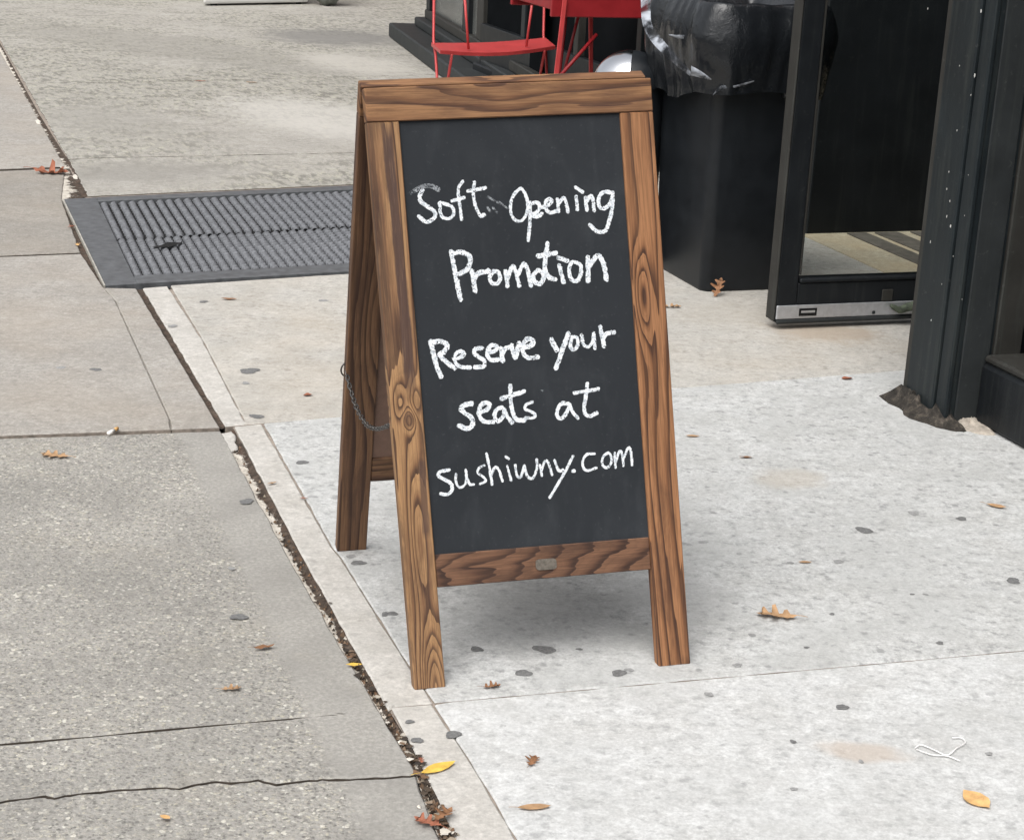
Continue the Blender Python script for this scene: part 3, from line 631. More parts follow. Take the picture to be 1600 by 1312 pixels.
L(c1, 27, [(340, 535), (355, 620), (375, 720), (396, 828)], [(340, 547), (400, 537), (455, 562), (455, 610), (430, 650), (370, 682)])
L(c1, 27, [(468, 655), (490, 780)], [(482, 702), (512, 668), (575, 655)])
L(c1, 23, [(605, 655), (580, 690), (592, 727), (628, 732), (645, 700), (632, 660), (602, 655)])
L(c1, 23, [(678, 655), (692, 748)], [(692, 700), (722, 625), (738, 645), (765, 745)], [(752, 690), (792, 610), (815, 645), (838, 745)])
L(c1, 25, [(880, 650), (852, 682), (862, 720), (890, 735), (914, 710), (914, 668), (880, 648)])
L(c1, 26, [(940, 485), (930, 560), (925, 640), (950, 692), (990, 707)], [(885, 560), (995, 542)])
L(c1, 25, [(1015, 620), (1040, 722)], [(1008, 572), (1065, 590)])
L(c1, 22, [(1095, 600), (1077, 650), (1090, 705), (1125, 716), (1150, 672), (1145, 615), (1095, 600)])
L(c1, 28, [(1192, 568), (1197, 640), (1195, 715)], [(1200, 630), (1245, 565), (1275, 572), (1300, 640), (1310, 705)])
L(c2, 27, [(130, 215), (150, 290), (170, 370), (196, 433)], [(132, 222), (190, 212), (232, 232), (226, 266), (186, 296)], [(186, 300), (230, 342), (280, 380)])
L(c2, 22, [(275, 322), (320, 312), (340, 287), (315, 275), (286, 300), (286, 345), (320, 372), (380, 376)])
L(c2, 24, [(450, 255), (412, 260), (402, 285), (430, 310), (466, 335), (460, 370), (410, 376)])
L(c2, 24, [(488, 282), (530, 272), (547, 247), (515, 238), (490, 262), (486, 300), (510, 330), (555, 325)])
L(c2, 24, [(570, 255), (582, 335)], [(580, 292), (600, 257), (628, 250)])
L(c2, 27, [(636, 240), (660, 312), (684, 225)])
L(c2, 25, [(702, 258), (760, 238), (772, 207), (738, 198), (706, 235), (712, 290), (745, 316), (800, 310)])
L(c2, 27, [(886, 205), (920, 268)], [(992, 165), (960, 252), (916, 380)])
L(c2, 19, [(1012, 195), (1005, 245), (1025, 266), (1050, 236), (1045, 192), (1014, 184)])
L(c2, 20, [(1075, 175), (1085, 230), (1120, 245), (1145, 210), (1150, 162)], [(1150, 162), (1156, 255)])
L(c2, 25, [(1190, 122), (1202, 180), (1215, 243)], [(1206, 202), (1228, 167), (1278, 155)])
L(c2, 27, [(385, 602), (337, 612), (322, 637), (350, 665), (388, 692), (392, 735), (360, 758), (310, 740)])
L(c2, 24, [(430, 657), (480, 642), (500, 607), (470, 597), (442, 620), (436, 670), (460, 710), (520, 717)])
L(c2, 24, [(575, 627), (545, 637), (530, 675), (550, 710), (585, 680), (590, 642)], [(588, 636), (610, 682), (640, 720)])
L(c2, 25, [(630, 492), (630, 560), (640, 640), (665, 700), (715, 705)], [(575, 570), (715, 525)])
L(c2, 18, [(765, 592), (727, 610), (722, 635), (755, 650), (783, 670), (770, 690), (725, 690)])
L(c2, 21, [(990, 602), (950, 602), (925, 640), (922, 680), (950, 694), (984, 652), (1000, 610)], [(998, 606), (1020, 655), (1050, 690)])
L(c2, 21, [(1110, 477), (1100, 560), (1090, 630), (1100, 670), (1130, 680), (1168, 660)], [(1030, 535), (1178, 511)])
L(c2, 20, [(245, 1015), (192, 1026), (178, 1050), (215, 1075), (258, 1100), (264, 1140), (236, 1168), (195, 1165)])
L(c2, 14, [(290, 1040), (290, 1090), (310, 1125), (345, 1108), (356, 1055), (350, 1015)], [(352, 1050), (375, 1104), (400, 1106)])
L(c2, 14, [(465, 987), (432, 1005), (427, 1035), (460, 1060), (474, 1085), (440, 1105)])
L(c2, 15, [(480, 915), (500, 1010), (515, 1105)], [(506, 1055), (530, 1002), (555, 1012), (580, 1085)])
L(c2, 15, [(610, 992), (634, 1080)], [(600, 935), (620, 946)])
L(c2, 15, [(660, 985), (670, 1048), (693, 1060), (716, 988)], [(716, 988), (737, 1058), (770, 1065), (795, 1005), (794, 952)])
L(c2, 15, [(815, 985), (826, 1050)], [(822, 1022), (845, 962), (866, 972), (890, 1045)])
L(c2, 16, [(905, 957), (932, 1020), (960, 1015)], [(1020, 930), (975, 1020), (922, 1110), (876, 1188)])
L(c2, 22, [(1020, 1022), (1026, 1022)])
L(c2, 15, [(1155, 915), (1107, 920), (1082, 960), (1087, 1003), (1115, 1020), (1165, 1002)])
L(c2, 15, [(1237, 910), (1207, 940), (1206, 985), (1235, 1000), (1260, 970), (1256, 925), (1237, 910)])
L(c2, 15, [(1280, 912), (1287, 1000)], [(1287, 965), (1310, 902), (1326, 910), (1336, 990)], [(1336, 945), (1364, 882), (1381, 892), (1390, 985)])
NL = len(T)
L(c1, 24, [(90, 165), (150, 132), (210, 122), (262, 145)])
L(c1, 12, [(570, 192), (605, 212), (645, 235)]); L(c1, 13, [(568, 258), (582, 282)]); L(c1, 12, [(600, 258), (625, 288)])
L(c2, 9, [(820, 520), (832, 522)]); L(c1, 10, [(640, 222), (690, 262)])
def stroke_mesh(cr, w, strokes, cell, seed, rough):
    polys = [np.array([front.inv(*cr(q), -0.006) for q in smoothpoly(s, 7)]) for s in strokes]
    hw = 0.54*w/4*0.00112
    allp = np.concatenate(polys); mn = allp.min(0)-hw*2; mx = allp.max(0)+hw*2
    nx = int((mx[0]-mn[0])/cell)+1; ny = int((mx[1]-mn[1])/cell)+1
    X, Y = np.meshgrid(mn[0]+(np.arange(nx)+.5)*cell, mn[1]+(np.arange(ny)+.5)*cell)
    D = np.full(X.shape, 9.0); S = np.zeros(X.shape); acc = 0
    for P in polys:
        for i in range(len(P)-1):
            a, b = P[i], P[i+1]; d = b-a; L2 = (d**2).sum()+1e-12
            tt = np.clip(((X-a[0])*d[0]+(Y-a[1])*d[1])/L2, 0, 1)
            dd = np.hypot(X-a[0]-tt*d[0], Y-a[1]-tt*d[1]); D = np.minimum(D, dd)
    r = np.random.default_rng(seed)
    def vnoise(k):
        g = r.random((ny//k+3, nx//k+3)); yi = np.arange(ny)/k; xi = np.arange(nx)/k
        y0 = yi.astype(int); x0 = xi.astype(int); fy = (yi-y0)[:, None]; fx = (xi-x0)[None]
        return (g[y0][:, x0]*(1-fy)*(1-fx)+g[y0+1][:, x0]*fy*(1-fx)+g[y0][:, x0+1]*(1-fy)*fx+g[y0+1][:, x0+1]*fy*fx)-.5
    nz_ = 0.6*vnoise(3)+0.6*vnoise(9)+0.3*vnoise(1)
    keep = (D < hw*(1+0.60*nz_)) & ~((vnoise(2)+vnoise(4) > rough) & (r.random(X.shape) > 0.3))
    return X, Y, keep
for i, (cr, w, strokes) in enumerate(T):
    X, Y, keep = stroke_mesh(cr, w, strokes, 0.0007, i, 0.40 if i < NL else 0.10)
    h = -0.006+0.0004+0.00012*(i % 3); V = []; Fc = []; idx = {}; c_ = 0.00035
    for (yy, xx) in np.argwhere(keep):
        f = []
        for dx, dy in ((0, 0), (1, 0), (1, 1), (0, 1)):
            k = (xx+dx, yy+dy)
            if k not in idx:
                idx[k] = len(V); V.append(front.P(X[0, 0]+(xx+dx-.5)*0.0007, Y[0, 0]+(yy+dy-.5)*0.0007, h)-so)
            f.append(idx[k])
        Fc.append(f[::-1])
    mesh_obj('letter' if i < NL else 'chalk_smudge', V, Fc, M['chalk'] if i < NL else M['smudge'], board)
# faint wiped mark near the lower right corner
# ---- chain between the two panels
M['chain'] = plain('dark_steel_chain', (0.12, 0.115, 0.11), 0.4, 0.8, 0.3, 90)
ch0 = on_plane(541, 580, back.P(0, 0, -0.008), BN); ch1 = on_plane(613, 662, front.P(0, 0, -TH), FN)
chain = empty('chain', Vector((0, 0, 0))); chain.parent = sign
CPTS = []
for k in range(41):
    t_ = k/40; p = ch0.lerp(ch1, t_); p = p + Vector((0, 0, -0.055*math.sin(math.pi*t_**0.85))); CPTS.append(p)
lens = [0]; 
for a, b in zip(CPTS, CPTS[1:]): lens.append(lens[-1]+(b-a).length)
pitch = 0.0105; nl = int(lens[-1]/pitch)
V, F = tube([(0.0078*math.cos(a)*(1.0), 0.0040*math.sin(a), 0) for a in [2*math.pi*k/14 for k in range(14)]], 0.0012, 6, True)
def chain_pt(s):
    for i in range(len(lens)-1):
        if lens[i+1] >= s: return CPTS[i].lerp(CPTS[i+1], (s-lens[i])/max(1e-9, lens[i+1]-lens[i]))
    return CPTS[-1]
l0 = None
for k in range(nl):
    p = chain_pt((k+.5)*pitch); d = (chain_pt((k+1)*pitch)-chain_pt(k*pitch)).normalized()
    if l0 is None: l0 = mesh_obj('link', V, F, M['chain'], chain, True); o = l0
    else: o = l0.copy(); COL.objects.link(o); o.parent = chain
    q = d.to_track_quat('X', 'Z') @ Matrix.Rotation(R(45 if k % 2 else -45)+random.uniform(-.3, .3), 3, 'X').to_quaternion()
    o.rotation_mode = 'QUATERNION'; o.rotation_quaternion = q; o.location = p-so
hk = [ch0+Vector((0.012, 0, -0.008)), ch0+Vector((-0.002, 0, -0.010)), ch0+Vector((-0.009, -0.002, -0.002)), ch0+Vector((-0.0085, -0.002, 0.008)), ch0+Vector((-0.003, 0, 0.016))]
V, F = tube([p-so for p in smoothpoly([tuple(x) for x in hk], 4)], 0.0016, 6); mesh_obj('screw_hook', V, F, M['chain'], sign, True)
V, F = tube([p-so for p in (ch1+FN*0.004, ch1-FN*0.010)], 0.0025, 6); mesh_obj('screw_eye', V, F, M['chain'], sign, True)

# ------------------------------------------------------------------ dark shopfront along the right side
FO = Vector((1.195, 4.591, 0)); FE = Vector((-0.33, 0.944, 0)).normalized(); FI = Vector((FE.y, -FE.x, 0))   # origin, along (away), inwards
def Lp(t, n, z=0.0): return FO + FE*t + FI*n + Vector((0, 0, z))
def loc_tn(p): d = p-FO; return d.dot(FE), d.dot(FI)
def paint(name, col, rough=0.42, chips=0.25, streak=0.35):
    t = NT(name); v = t.coord(); n = t.noise(v, 5, 5, 0.65); f = t.noise(v, 55, 4, 0.7); st = t.noise(t.mapping(v, (40, 40, 2.5)), 1.0, 4, 0.6)
    c = t.mix(t.ramp(n, [(0.3, 0), (0.7, 1)]), tuple(x*0.75 for x in col), tuple(x*1.3 for x in col))
    c = t.mix(t.math('MULTIPLY', t.ramp(st, [(0.52, 0), (0.72, 1)]), streak), c, (0.05, 0.055, 0.05))
    c = t.mix(t.math('MULTIPLY', t.ramp(f, [(0.62, 0), (0.72, 1)]), chips), c, (0.09, 0.09, 0.085))
    return t.done(c, t.math('ADD', rough-0.1, t.math('MULTIPLY', n, 0.25)), t.bump(f, 0.25, 0.0015), 0, 0.22)
M['paint'] = paint('black_green_paint', (0.012, 0.016, 0.018))
M['paint2'] = paint('black_paint', (0.0095, 0.0112, 0.013), 0.45, 0.15, 0.2)
M['paintgrey'] = paint('worn_charcoal_paint', (0.024, 0.027, 0.028), 0.55, 0.3, 0.4)
M['trim'] = paint('worn_brown_grey_trim', (0.030, 0.029, 0.026), 0.55, 0.4, 0.5)
M['alu'] = plain('brushed_aluminium', (0.50, 0.51, 0.53), 0.42, 0.7, 0.12, 60)
M['glassdark'] = plain('dark_shop_glass', (0.008, 0.009, 0.010), 0.35, 0, 0.3, 2, 0, 0.0)
M['glassgrey'] = plain('painted_reflection_shop_glass', (0.095, 0.10, 0.095), 0.25, 0, 0.2, 3, 0, 0.5)  # grey reflection put into the pane's base colour
t = NT('clear_door_glass'); tr_ = t.n.new('ShaderNodeBsdfTransparent'); tr_.inputs[0].default_value = (0.93, 0.95, 0.94, 1)
gl = t.n.new('ShaderNodeBsdfGlossy'); gl.inputs['Roughness'].default_value = 0.02; fr_ = t.n.new('ShaderNodeFresnel'); fr_.inputs[0].default_value = 1.35
mx = t.n.new('ShaderNodeMixShader'); t.l.new(fr_.outputs[0], mx.inputs[0]); t.l.new(tr_.outputs[0], mx.inputs[1]); t.l.new(gl.outputs[0], mx.inputs[2]); t.l.new(mx.outputs[0], t.out.inputs[0])
M['glass'] = t.m
shop = empty('shopfront', Lp(0.3, 0.3)); sho = Vector(shop.location)
tag(shop, 'black painted shopfront with pillar, open glass door and dark windows', 'building')
def fbox(name, t0, t1, n0, n1, z0, z1, mat, parent=None, bw=0.003):
    bm = bmesh.new(); cs = [(t0, n0), (t0, n1), (t1, n1), (t1, n0)]
    hexa(bm, [Lp(a, b, z0)-sho for a, b in cs]+[Lp(a, b, z1)-sho for a, b in cs])
    if bw: bevel(bm, bw)
    return bm_obj(name, bm, mat, parent or shop)
# near bay to the right of the pillar
fbox('bulkhead', -6.0, -0.012, 0.0, 0.40, 0.0, 0.165, M['paint2'], bw=0.012)
fbox('sill', -6.0, -0.02, 0.004, 0.40, 0.1655, 0.185, M['trim'], bw=0.006)
fbox('window_frame', -0.085, -0.03, 0.11, 0.19, 0.186, 2.5, M['paintgrey'], bw=0.006)
fbox('window_frame', -6.0, -0.086, 0.13, 0.19, 0.186, 0.26, M['paint2'], bw=0.006)
fbox('pane', -6.0, -0.086, 0.155, 0.165, 0.2605, 2.5, M['glassdark'], bw=0)
fbox('trim_strip', -0.022, -0.004, 0.03, 0.11, 0.0, 2.5, M['trim'], bw=0.003)
fbox('trim_strip', 0.0, 0.020, 0.045, 0.115, 0.0, 2.5, M['paintgrey'], bw=0.003)
fbox('side_wall', 0.022, 0.22, 0.10, 3.0, 0.0, 2.5, M['paint2'])
# pillar with raised bands
pil = fbox('pillar', -0.010, 0.196, -0.075, 0.098, 0.0, 2.5, M['paint'])
for (t0, t1, n0, m) in ((0.174, 0.204, -0.088, 'trim'), (0.036, 0.170, -0.098, 'paint'), (-0.018, 0.031, -0.092, 'paint')):
    fbox('raised_band', t0, t1, n0, -0.0755, 0.0, 2.5, M[m], pil, 0.004)
fbox('raised_band', -0.0175, -0.0105, -0.060, 0.02, 0.0, 2.5, M['paintgrey'], pil, 0.002)
M['chip'] = plain('bare_white_chip', (0.55, 0.55, 0.52), 0.8)
for (x, y, s) in [(1185, 35, 7), (1395, 45, 10), (1370, 297, 12), (1300, 515, 6), (1268, 678, 6), (1260, 745, 6), (1272, 793, 7), (1260, 853, 8), (1275, 893, 10), (1195, 955, 9), (1355, 375, 5), (1198, 1262, 7), (1310, 260, 5), (1345, 690, 4), (1330, 850, 4), (1285, 1010, 4), (1240, 1120, 5), (1320, 1180, 4)]:
    u, v = 980+x/2.523, y/2.523; c = on_plane(u, v, Lp(0, -0.0994), FI); n = 9
    if loc_tn(c)[0] < 0.036: c = on_plane(u, v, Lp(0, -0.0934), FI)
    if loc_tn(c)[0] > 0.034: c = on_plane(u, v, Lp(0, -0.0994), FI)
    rr = s/2.523*0.5*0.00175
    V = [c-sho]+[c-sho+FE*(rr*random.uniform(.5, 1.1)*math.cos(2*math.pi*k/n))+Vector((0, 0, rr*random.uniform(.8, 1.7)*math.sin(2*math.pi*k/n))) for k in range(n)]
    mesh_obj('paint_chip', V, [(0, 1+k, 1+(k+1) % n) for k in range(n)], M['chip'], pil)
# grime heaped round the foot of the pillar
t = NT('caked_grime'); v = t.coord(); n_ = t.noise(v, 38, 6, 0.75)
M['grime'] = t.done(t.ramp(n_, [(0.3, (0.016, 0.015, 0.014)), (0.5, (0.045, 0.040, 0.034)), (0.62, (0.10, 0.085, 0.07)), (0.75, (0.20, 0.17, 0.14))]), 0.95, t.bump(n_, 0.9, 0.012), 0, 0.2)
def heap(name, c, rx, ry, h, rot, mat, parent, org, n=30, m=7, ns=9.0):
    V = [(0, 0, h)]; F = []
    for j in range(1, m+1):
        for k in range(n):
            a = 2*math.pi*k/n; r = j/m; q = Vector((math.cos(a), math.sin(a), 0))
            w = 1+0.28*mnoise.noise(q*1.7+Vector((c.x, c.y, 2)))+0.16*mnoise.noise(q*6+Vector((c.x, 0, 5)))
            x, y = rx*r*w*math.cos(a), ry*r*w*math.sin(a); x, y = x*math.cos(rot)-y*math.sin(rot), x*math.sin(rot)+y*math.cos(rot)
            z = h*(1-r**2)*(0.35+1.5*abs(mnoise.noise(Vector((x*ns*4, y*ns*4, 1.0))))+0.8*abs(mnoise.noise(Vector((x*ns*13, y*ns*13, 4.0))))) if j < m else -0.004
            V.append((x, y, z))
    for k in range(n): F.append((0, 1+k, 1+(k+1) % n))
    for j in range(m-1):
        for k in range(n): a = 1+j*n+k; b = 1+j*n+(k+1) % n; F.append((a, a+n, b+n, b))
    return mesh_obj(name, [Vector(p)+c-org for p in V], F, mat, parent, True)
ra = math.atan2(FE.y, FE.x)
heap('grime_heap', Lp(0.10, -0.085), 0.17, 0.065, 0.05, ra, M['grime'], pil, sho)
heap('grime_heap', Lp(-0.03, -0.02), 0.09, 0.05, 0.02, ra, plain('pale_crumbling_mortar', (0.36, 0.32, 0.27), 0.95, 0, 0.4, 60, 0.006), pil, sho)
# open door, standing square to the street
DT = 0.955
def DZ(u, v): p = on_plane(u, v, Lp(DT, 0), FE); return loc_tn(p)[1], p.z
dn0, _ = DZ(1213, 470); dn1, _ = DZ(1254, 420); dz0 = DZ(1214, 506)[1]; dzs0 = DZ(1300, 495)[1]; dzs1 = DZ(1300, 474)[1]; dzg = DZ(1300, 434)[1]
print('door', dn0, dn1, dz0, dzs0, dzs1, dzg)
DH = dn0+0.80; DD = 0.046
door = fbox('door', DT, DT+DD, dn0, dn1-0.008, dz0+0.004, 2.15, M['paint2'], shop, 0.004); 
def dpart(name, t0, t1, n0, n1, z0, z1, mat, bw=0.003): return fbox(name, t0, t1, n0, n1, z0, z1, mat, door, bw)
dpart('bead', DT+0.003, DT+DD-0.003, dn1-0.0075, dn1, dzg+0.012, 2.05, M['trim'], 0.002)
dpart('edge_strip', DT-0.002, DT+DD+0.004, dn0-0.0065, dn0-0.0005, dz0+0.01, 2.15, M['trim'], 0.002)
dpart('hinge_stile', DT, DT+DD, DH-0.09, DH, dz0+0.004, 2.15, M['paint2'])
dpart('bottom_rail', DT+0.001, DT+DD-0.001, dn1-0.0075, DH-0.0905, dz0+0.004, dzg-0.014, M['paint2'])
dpart('bead', DT-0.005, DT+DD, dn1-0.005, DH-0.091, dzg-0.0135, dzg, M['paint2'], 0.004)
dpart('top_rail', DT+0.001, DT+DD-0.001, dn1-0.0075, DH-0.0905, 2.05, 2.149, M['paint2'])
dpart('pane', DT+0.018, DT+0.024, dn1+0.0003, DH-0.0908, dzg+0.0003, 2.0495, M['glass'], 0)
dpart('kick_strip', DT-0.007, DT-0.0012, dn0+0.001, DH-0.1, dzs0, dzs1, M['alu'], 0.002)
dpart('sweep', DT-0.010, DT-0.0015, dn0+0.002, DH-0.1, dz0, dzs0-0.001, M['paintgrey'], 0.004)
a_, b_ = DZ(1246, 493), DZ(1275, 480)
dpart('label_plate', DT-0.0085, DT-0.0073, a_[0], b_[0], a_[1], b_[1], M['black'], 0.0004)
dpart('label_print', DT-0.0092, DT-0.0087, a_[0]+0.007, b_[0]-0.007, (a_[1]+b_[1])/2-0.002, b_[1]-0.007, M['alu'], 0)
a_, b_ = DZ(1376, 470), DZ(1395, 451)
dpart('lock_plate', DT-0.006, DT-0.001, a_[0], b_[0], a_[1], b_[1], M['trim'], 0.002)
a_ = DZ(1363, 487); dpart('screw', DT-0.0095, DT-0.0072, a_[0]-0.005, a_[0]+0.005, a_[1]-0.005, a_[1]+0.005, M['paintgrey'], 0.002)
M['verdigris'] = plain('weathered_green_brass', (0.07, 0.085, 0.06), 0.8, 0.2, 0.6, 60, 0.004)
pv = [on_plane(u, v, Lp(DT-0.02, 0), FE) for u, v in ((1392, 477), (1405, 484), (1418, 480), (1436, 476))]
V, F = tube([p-sho for p in smoothpoly([tuple(x) for x in pv], 4)], [0.006+0.004*abs(mnoise.noise(Vector((k*0.9, 0, 0))))+0.0009*k for k in range(13)], 8); mesh_obj('pivot_arm', V, F, M['verdigris'], door, True)
# recessed entry
T1 = 2.27
fbox('end_wall', T1, T1+0.12, 0.69, 3.0, 0.0, 2.5, M['paint2'])
fbox('inner_wall', 0.302, T1+0.12, 3.001, 3.1, 0.0, 2.5, M['paint2'])
fbox('unseen_ceiling_panel', 0.302, T1+0.12, 1.7, 3.1, 2.501, 2.6, M['paint2'])  # unseen; kept far in so sky light reaches the entry floor
fbox('door_jamb', 0.302, DT-0.02, 0.70, 0.80, 0.0, 2.5, M['paint2'])
M['strip'] = plain('dark_floor_strip', (0.13, 0.118, 0.10), 0.7, 0, 0.35, 25)
M['tanfloor'] = concrete('tan_entry_floor', (0.55, 0.49, 0.37), 0.3, 0.2, 0.12, warm=0.6)
fbox('entry_floor', 0.96, T1-0.004, 0.66, 2.9, -0.004, 0.004, M['tanfloor'], None, 0.001)
for k, (n0, w) in enumerate(((0.845, 0.085), (0.965, 0.10), (1.12, 0.10), (1.29, 0.10), (1.45, 0.1), (1.62, .1))):
    fbox('floor_strip', 0.965, T1-0.03, n0, n0+w, 0.0042, 0.009, M['strip'], None, 0.001)
# long window wall beyond the entry
FN0 = 0.69
fbox('plinth', T1+0.121, 6.45, FN0-0.04, FN0+0.3, 0.0, 0.14, M['paint2'], bw=0.008)
fbox('bulkhead', T1+0.121, 6.45, FN0, FN0+0.25, 0.1405, 0.36, M['paint2'])
tt_ = T1+0.121; k = 0
while tt_ < 6.3:
    t2 = min(tt_+0.82, 6.45)
    fbox('mullion', tt_, tt_+0.06, FN0+0.0, FN0+0.10, 0.3605, 2.5, M['trim' if k % 2 else 'paint'])
    fbox('pane', tt_+0.0605, t2-0.0005, FN0+0.04, FN0+0.05, 0.3605, 2.5, M['glassdark'], bw=0); tt_ = t2; k += 1
# far bay with stepped base
b0, b1 = G(690, 122), G(607, 58)
fe = (b1-b0).normalized(); fi = Vector((fe.y, -fe.x, 0)); fl = (b1-b0).length
def fbox2(name, t0, t1, n0, n1, z0, z1, mat, bw=0.004):
    bm = bmesh.new(); cs = [(t0, n0), (t0, n1), (t1, n1), (t1, n0)]
    P = lambda a, b, z: b0+fe*a+fi*b+Vector((0, 0, z))-sho
    hexa(bm, [P(a, b, z0) for a, b in cs]+[P(a, b, z1) for a, b in cs]); 
    if bw: bevel(bm, bw)
    return bm_obj(name, bm, mat, shop)
fbox2('plinth', -1.6, fl, 0.0, 0.9, 0.0, 0.10, M['paintgrey'], 0.01)
fbox2('plinth_step', -1.6, fl-0.15, 0.16, 0.9, 0.1005, 0.16, M['paintgrey'], 0.008)
fbox2('window_frame', -1.6, fl-0.22, 0.22, 0.30, 0.1605, 0.22, M['trim'], 0.006)
fbox2('mullion', fl-0.36, fl-0.22, 0.23, 0.33, 0.2205, 2.5, M['paint2'])
fbox2('pane', fl-1.62, fl-0.361, 0.26, 0.27, 0.2205, 2.5, M['glassgrey'], 0)
fbox2('mullion', fl-1.82, fl-1.621, 0.23, 0.33, 0.2205, 2.5, M['paint2'])
fbox2('pane', fl-2.10, fl-1.821, 0.26, 0.27, 0.2205, 2.5, M['glassgrey'], 0)
fbox2('mullion', fl-2.3, fl-2.101, 0.23, 0.33, 0.2205, 2.5, M['trim'])
fbox2('pane', -1.5, fl-2.301, 0.26, 0.27, 0.2205, 2.5, M['glassdark'], 0)
fbox2('end_panel', fl-0.22, fl-0.17, 0.3, 3.0, 0.1605, 2.5, M['paint2'])
for (ta, tb_, na_) in ((-6.0, 0.22, 0.05), (0.221, 2.3, 1.7), (2.301, 9.2, 0.45)):
    fbox('unseen_fascia', ta, tb_, na_, na_+0.4, 2.605, 3.4, M['paint'], bw=0.01)  # unseen; set back over the entry to let light onto its floor
M['brick'] = plain('dark_red_brickwork', (0.19, 0.10, 0.075), 0.9, 0, 0.3, 30, 0.01)
fbox('unseen_upper_wall', -6.0, 9.2, 2.11, 2.9, 3.401, 6.0, M['brick'])  # unseen; added to block sky light from the right
# neighbouring building further along
nb_ = empty('neighbour_building', Lp(12, 1)); 
tag(nb_, 'dark building base beyond the far shop window', 'building')
def nbox(name, t0, t1, n0, n1, z0, z1, mat):
    bm = bmesh.new(); o_ = Vector(nb_.location); cs = [(t0, n0), (t0, n1), (t1, n1), (t1, n0)]
    hexa(bm, [Lp(a, b, z0)-o_ for a, b in cs]+[Lp(a, b, z1)-o_ for a, b in cs]); bevel(bm, 0.006); bm_obj(name, bm, mat, nb_)
nbox('plinth', 12.6, 24, 0.55, 3, 0, 0.3, M['paint2']); nbox('wall', 12.62, 24, 0.6, 3, 0.301, 9, M['brick']); nbox('door', 16.4, 17.4, 0.57, 0.599, 0.301, 2.4, M['paint2'])
nbox('window', 14, 16, 0.57, 0.599, 0.9, 2.4, M['glassdark'])

# ------------------------------------------------------------------ black bin with its liner
M['binp'] = plain('black_bin_plastic', (0.0105, 0.0125, 0.015), 0.42, 0, 0.25, 12, 0.0008, 0.28)
t = NT('black_liner_film'); v = t.coord(); n_ = t.noise(v, 22, 4, 0.6, 0.6); n2_ = t.noise(t.mapping(v, (60, 60, 14)), 1.0, 3, 0.6)
M['bag'] = t.done((0.010, 0.0115, 0.0135), 0.22, t.bump(n2_, 0.25, 0.003, t.bump(n_, 0.40, 0.010)), 0, 0.42)
bf = G(1097, 457); bin_ = empty('trash_bin', bf, math.atan2(FE.y, FE.x))
tag(bin_, 'tall black square trash bin beside the open glass door', 'trash bin')
# local frame: x away along the shopfront, y to the street side (so the bin body lies at x>0, y<0)
BX, BY, BH = 0.42, 0.30, 0.90
def rrect(x0, x1, y0, y1, r, n=5):
    out = []
    for cx_, cy_, a0 in ((x1-r, y1-r, 0), (x0+r, y1-r, 90), (x0+r, y0+r, 180), (x1-r, y0+r, 270)):
        for k in range(n+1):
            a = R(a0+90*k/n); out.append((cx_+r*math.cos(a), cy_+r*math.sin(a)))
    return out
def loft(rings, capb=True, capt=False):
    V = []; F = []; n = len(rings[0])
    for r in rings: V += r
    for j in range(len(rings)-1):
        for k in range(n): F.append((j*n+k, j*n+(k+1) % n, (j+1)*n+(k+1) % n, (j+1)*n+k))
    if capb: F.append(tuple(range(n-1, -1, -1)))
    if capt: F.append(tuple((len(rings)-1)*n+k for k in range(n)))
    return V, F
rings = []
for z, o in ((0, 0.004), (0.012, 0.0), (0.45, -0.012), (0.80, -0.022), (0.81, -0.030), (BH-0.02, -0.034), (BH-0.018, -0.046), (BH, -0.046), (BH, -0.028), (0.5, -0.005), (0.03, 0.02)):
    rings.append([(x, y, z) for x, y in rrect(o, BX-o, -BY+o, -o, 0.036 if z < 0.8 else 0.045)])
V, F = loft(rings, True, True); mesh_obj('bin_body', V, F, M['binp'], bin_, True)
V = []; NR = 150
base = rrect(-0.046, BX+0.046, -BY-0.046, 0.046, 0.06, 8)
bl = [0]; 
for i in range(len(base)): a, b = base[i], base[(i+1) % len(base)]; bl.append(bl[-1]+math.hypot(b[0]-a[0], b[1]-a[1]))
def perim(s):
    s = s % bl[-1]
    for i in range(len(base)):
        if bl[i+1] >= s:
            a, b = base[i], base[(i+1) % len(base)]; f = (s-bl[i])/(bl[i+1]-bl[i]+1e-9); dx, dy = b[0]-a[0], b[1]-a[1]; L_ = math.hypot(dx, dy)+1e-9
            return a[0]+dx*f, a[1]+dy*f, dy/L_, -dx/L_
prof = [(-0.10, -0.16), (-0.05, -0.03), (-0.015, 0.016), (0.004, 0.030), (0.016, 0.02), (0.035, -0.03), (0.040, -0.08), (0.032, -0.13), (0.020, -0.18), (0.012, -0.215), (0.010, -0.235)]
NP = 26
for j in range(NP):
    q = j/(NP-1)*(len(prof)-1); i = min(int(q), len(prof)-2); f = q-i; off = prof[i][0]*(1-f)+prof[i+1][0]*f; dz = prof[i][1]*(1-f)+prof[i+1][1]*f
    for k in range(NR):
        s = bl[-1]*k/NR; x, y, nx, ny = perim(s)
        hang = 1.14+0.09*math.sin(s*5.3+1.0)+0.10*mnoise.noise(Vector((s*5, 0, 4)))
        fold = 1.0-abs(mnoise.noise(Vector((s*13, dz*4, 1.3))))*2.0
        fold2 = mnoise.noise(Vector((s*42, dz*7, 8.0)))
        amp = min(1.0, max(0.0, (j-6)/8.0))
        o = off+amp*(0.014*fold+0.002*fold2)+0.003*mnoise.noise(Vector((s*9, dz*22, 0)))
        zz = BH+(dz*hang if dz < 0 and j > 9 else dz)+0.004*mnoise.noise(Vector((s*16, 5, j*.2)))
        V.append((x+nx*o, y+ny*o, zz))
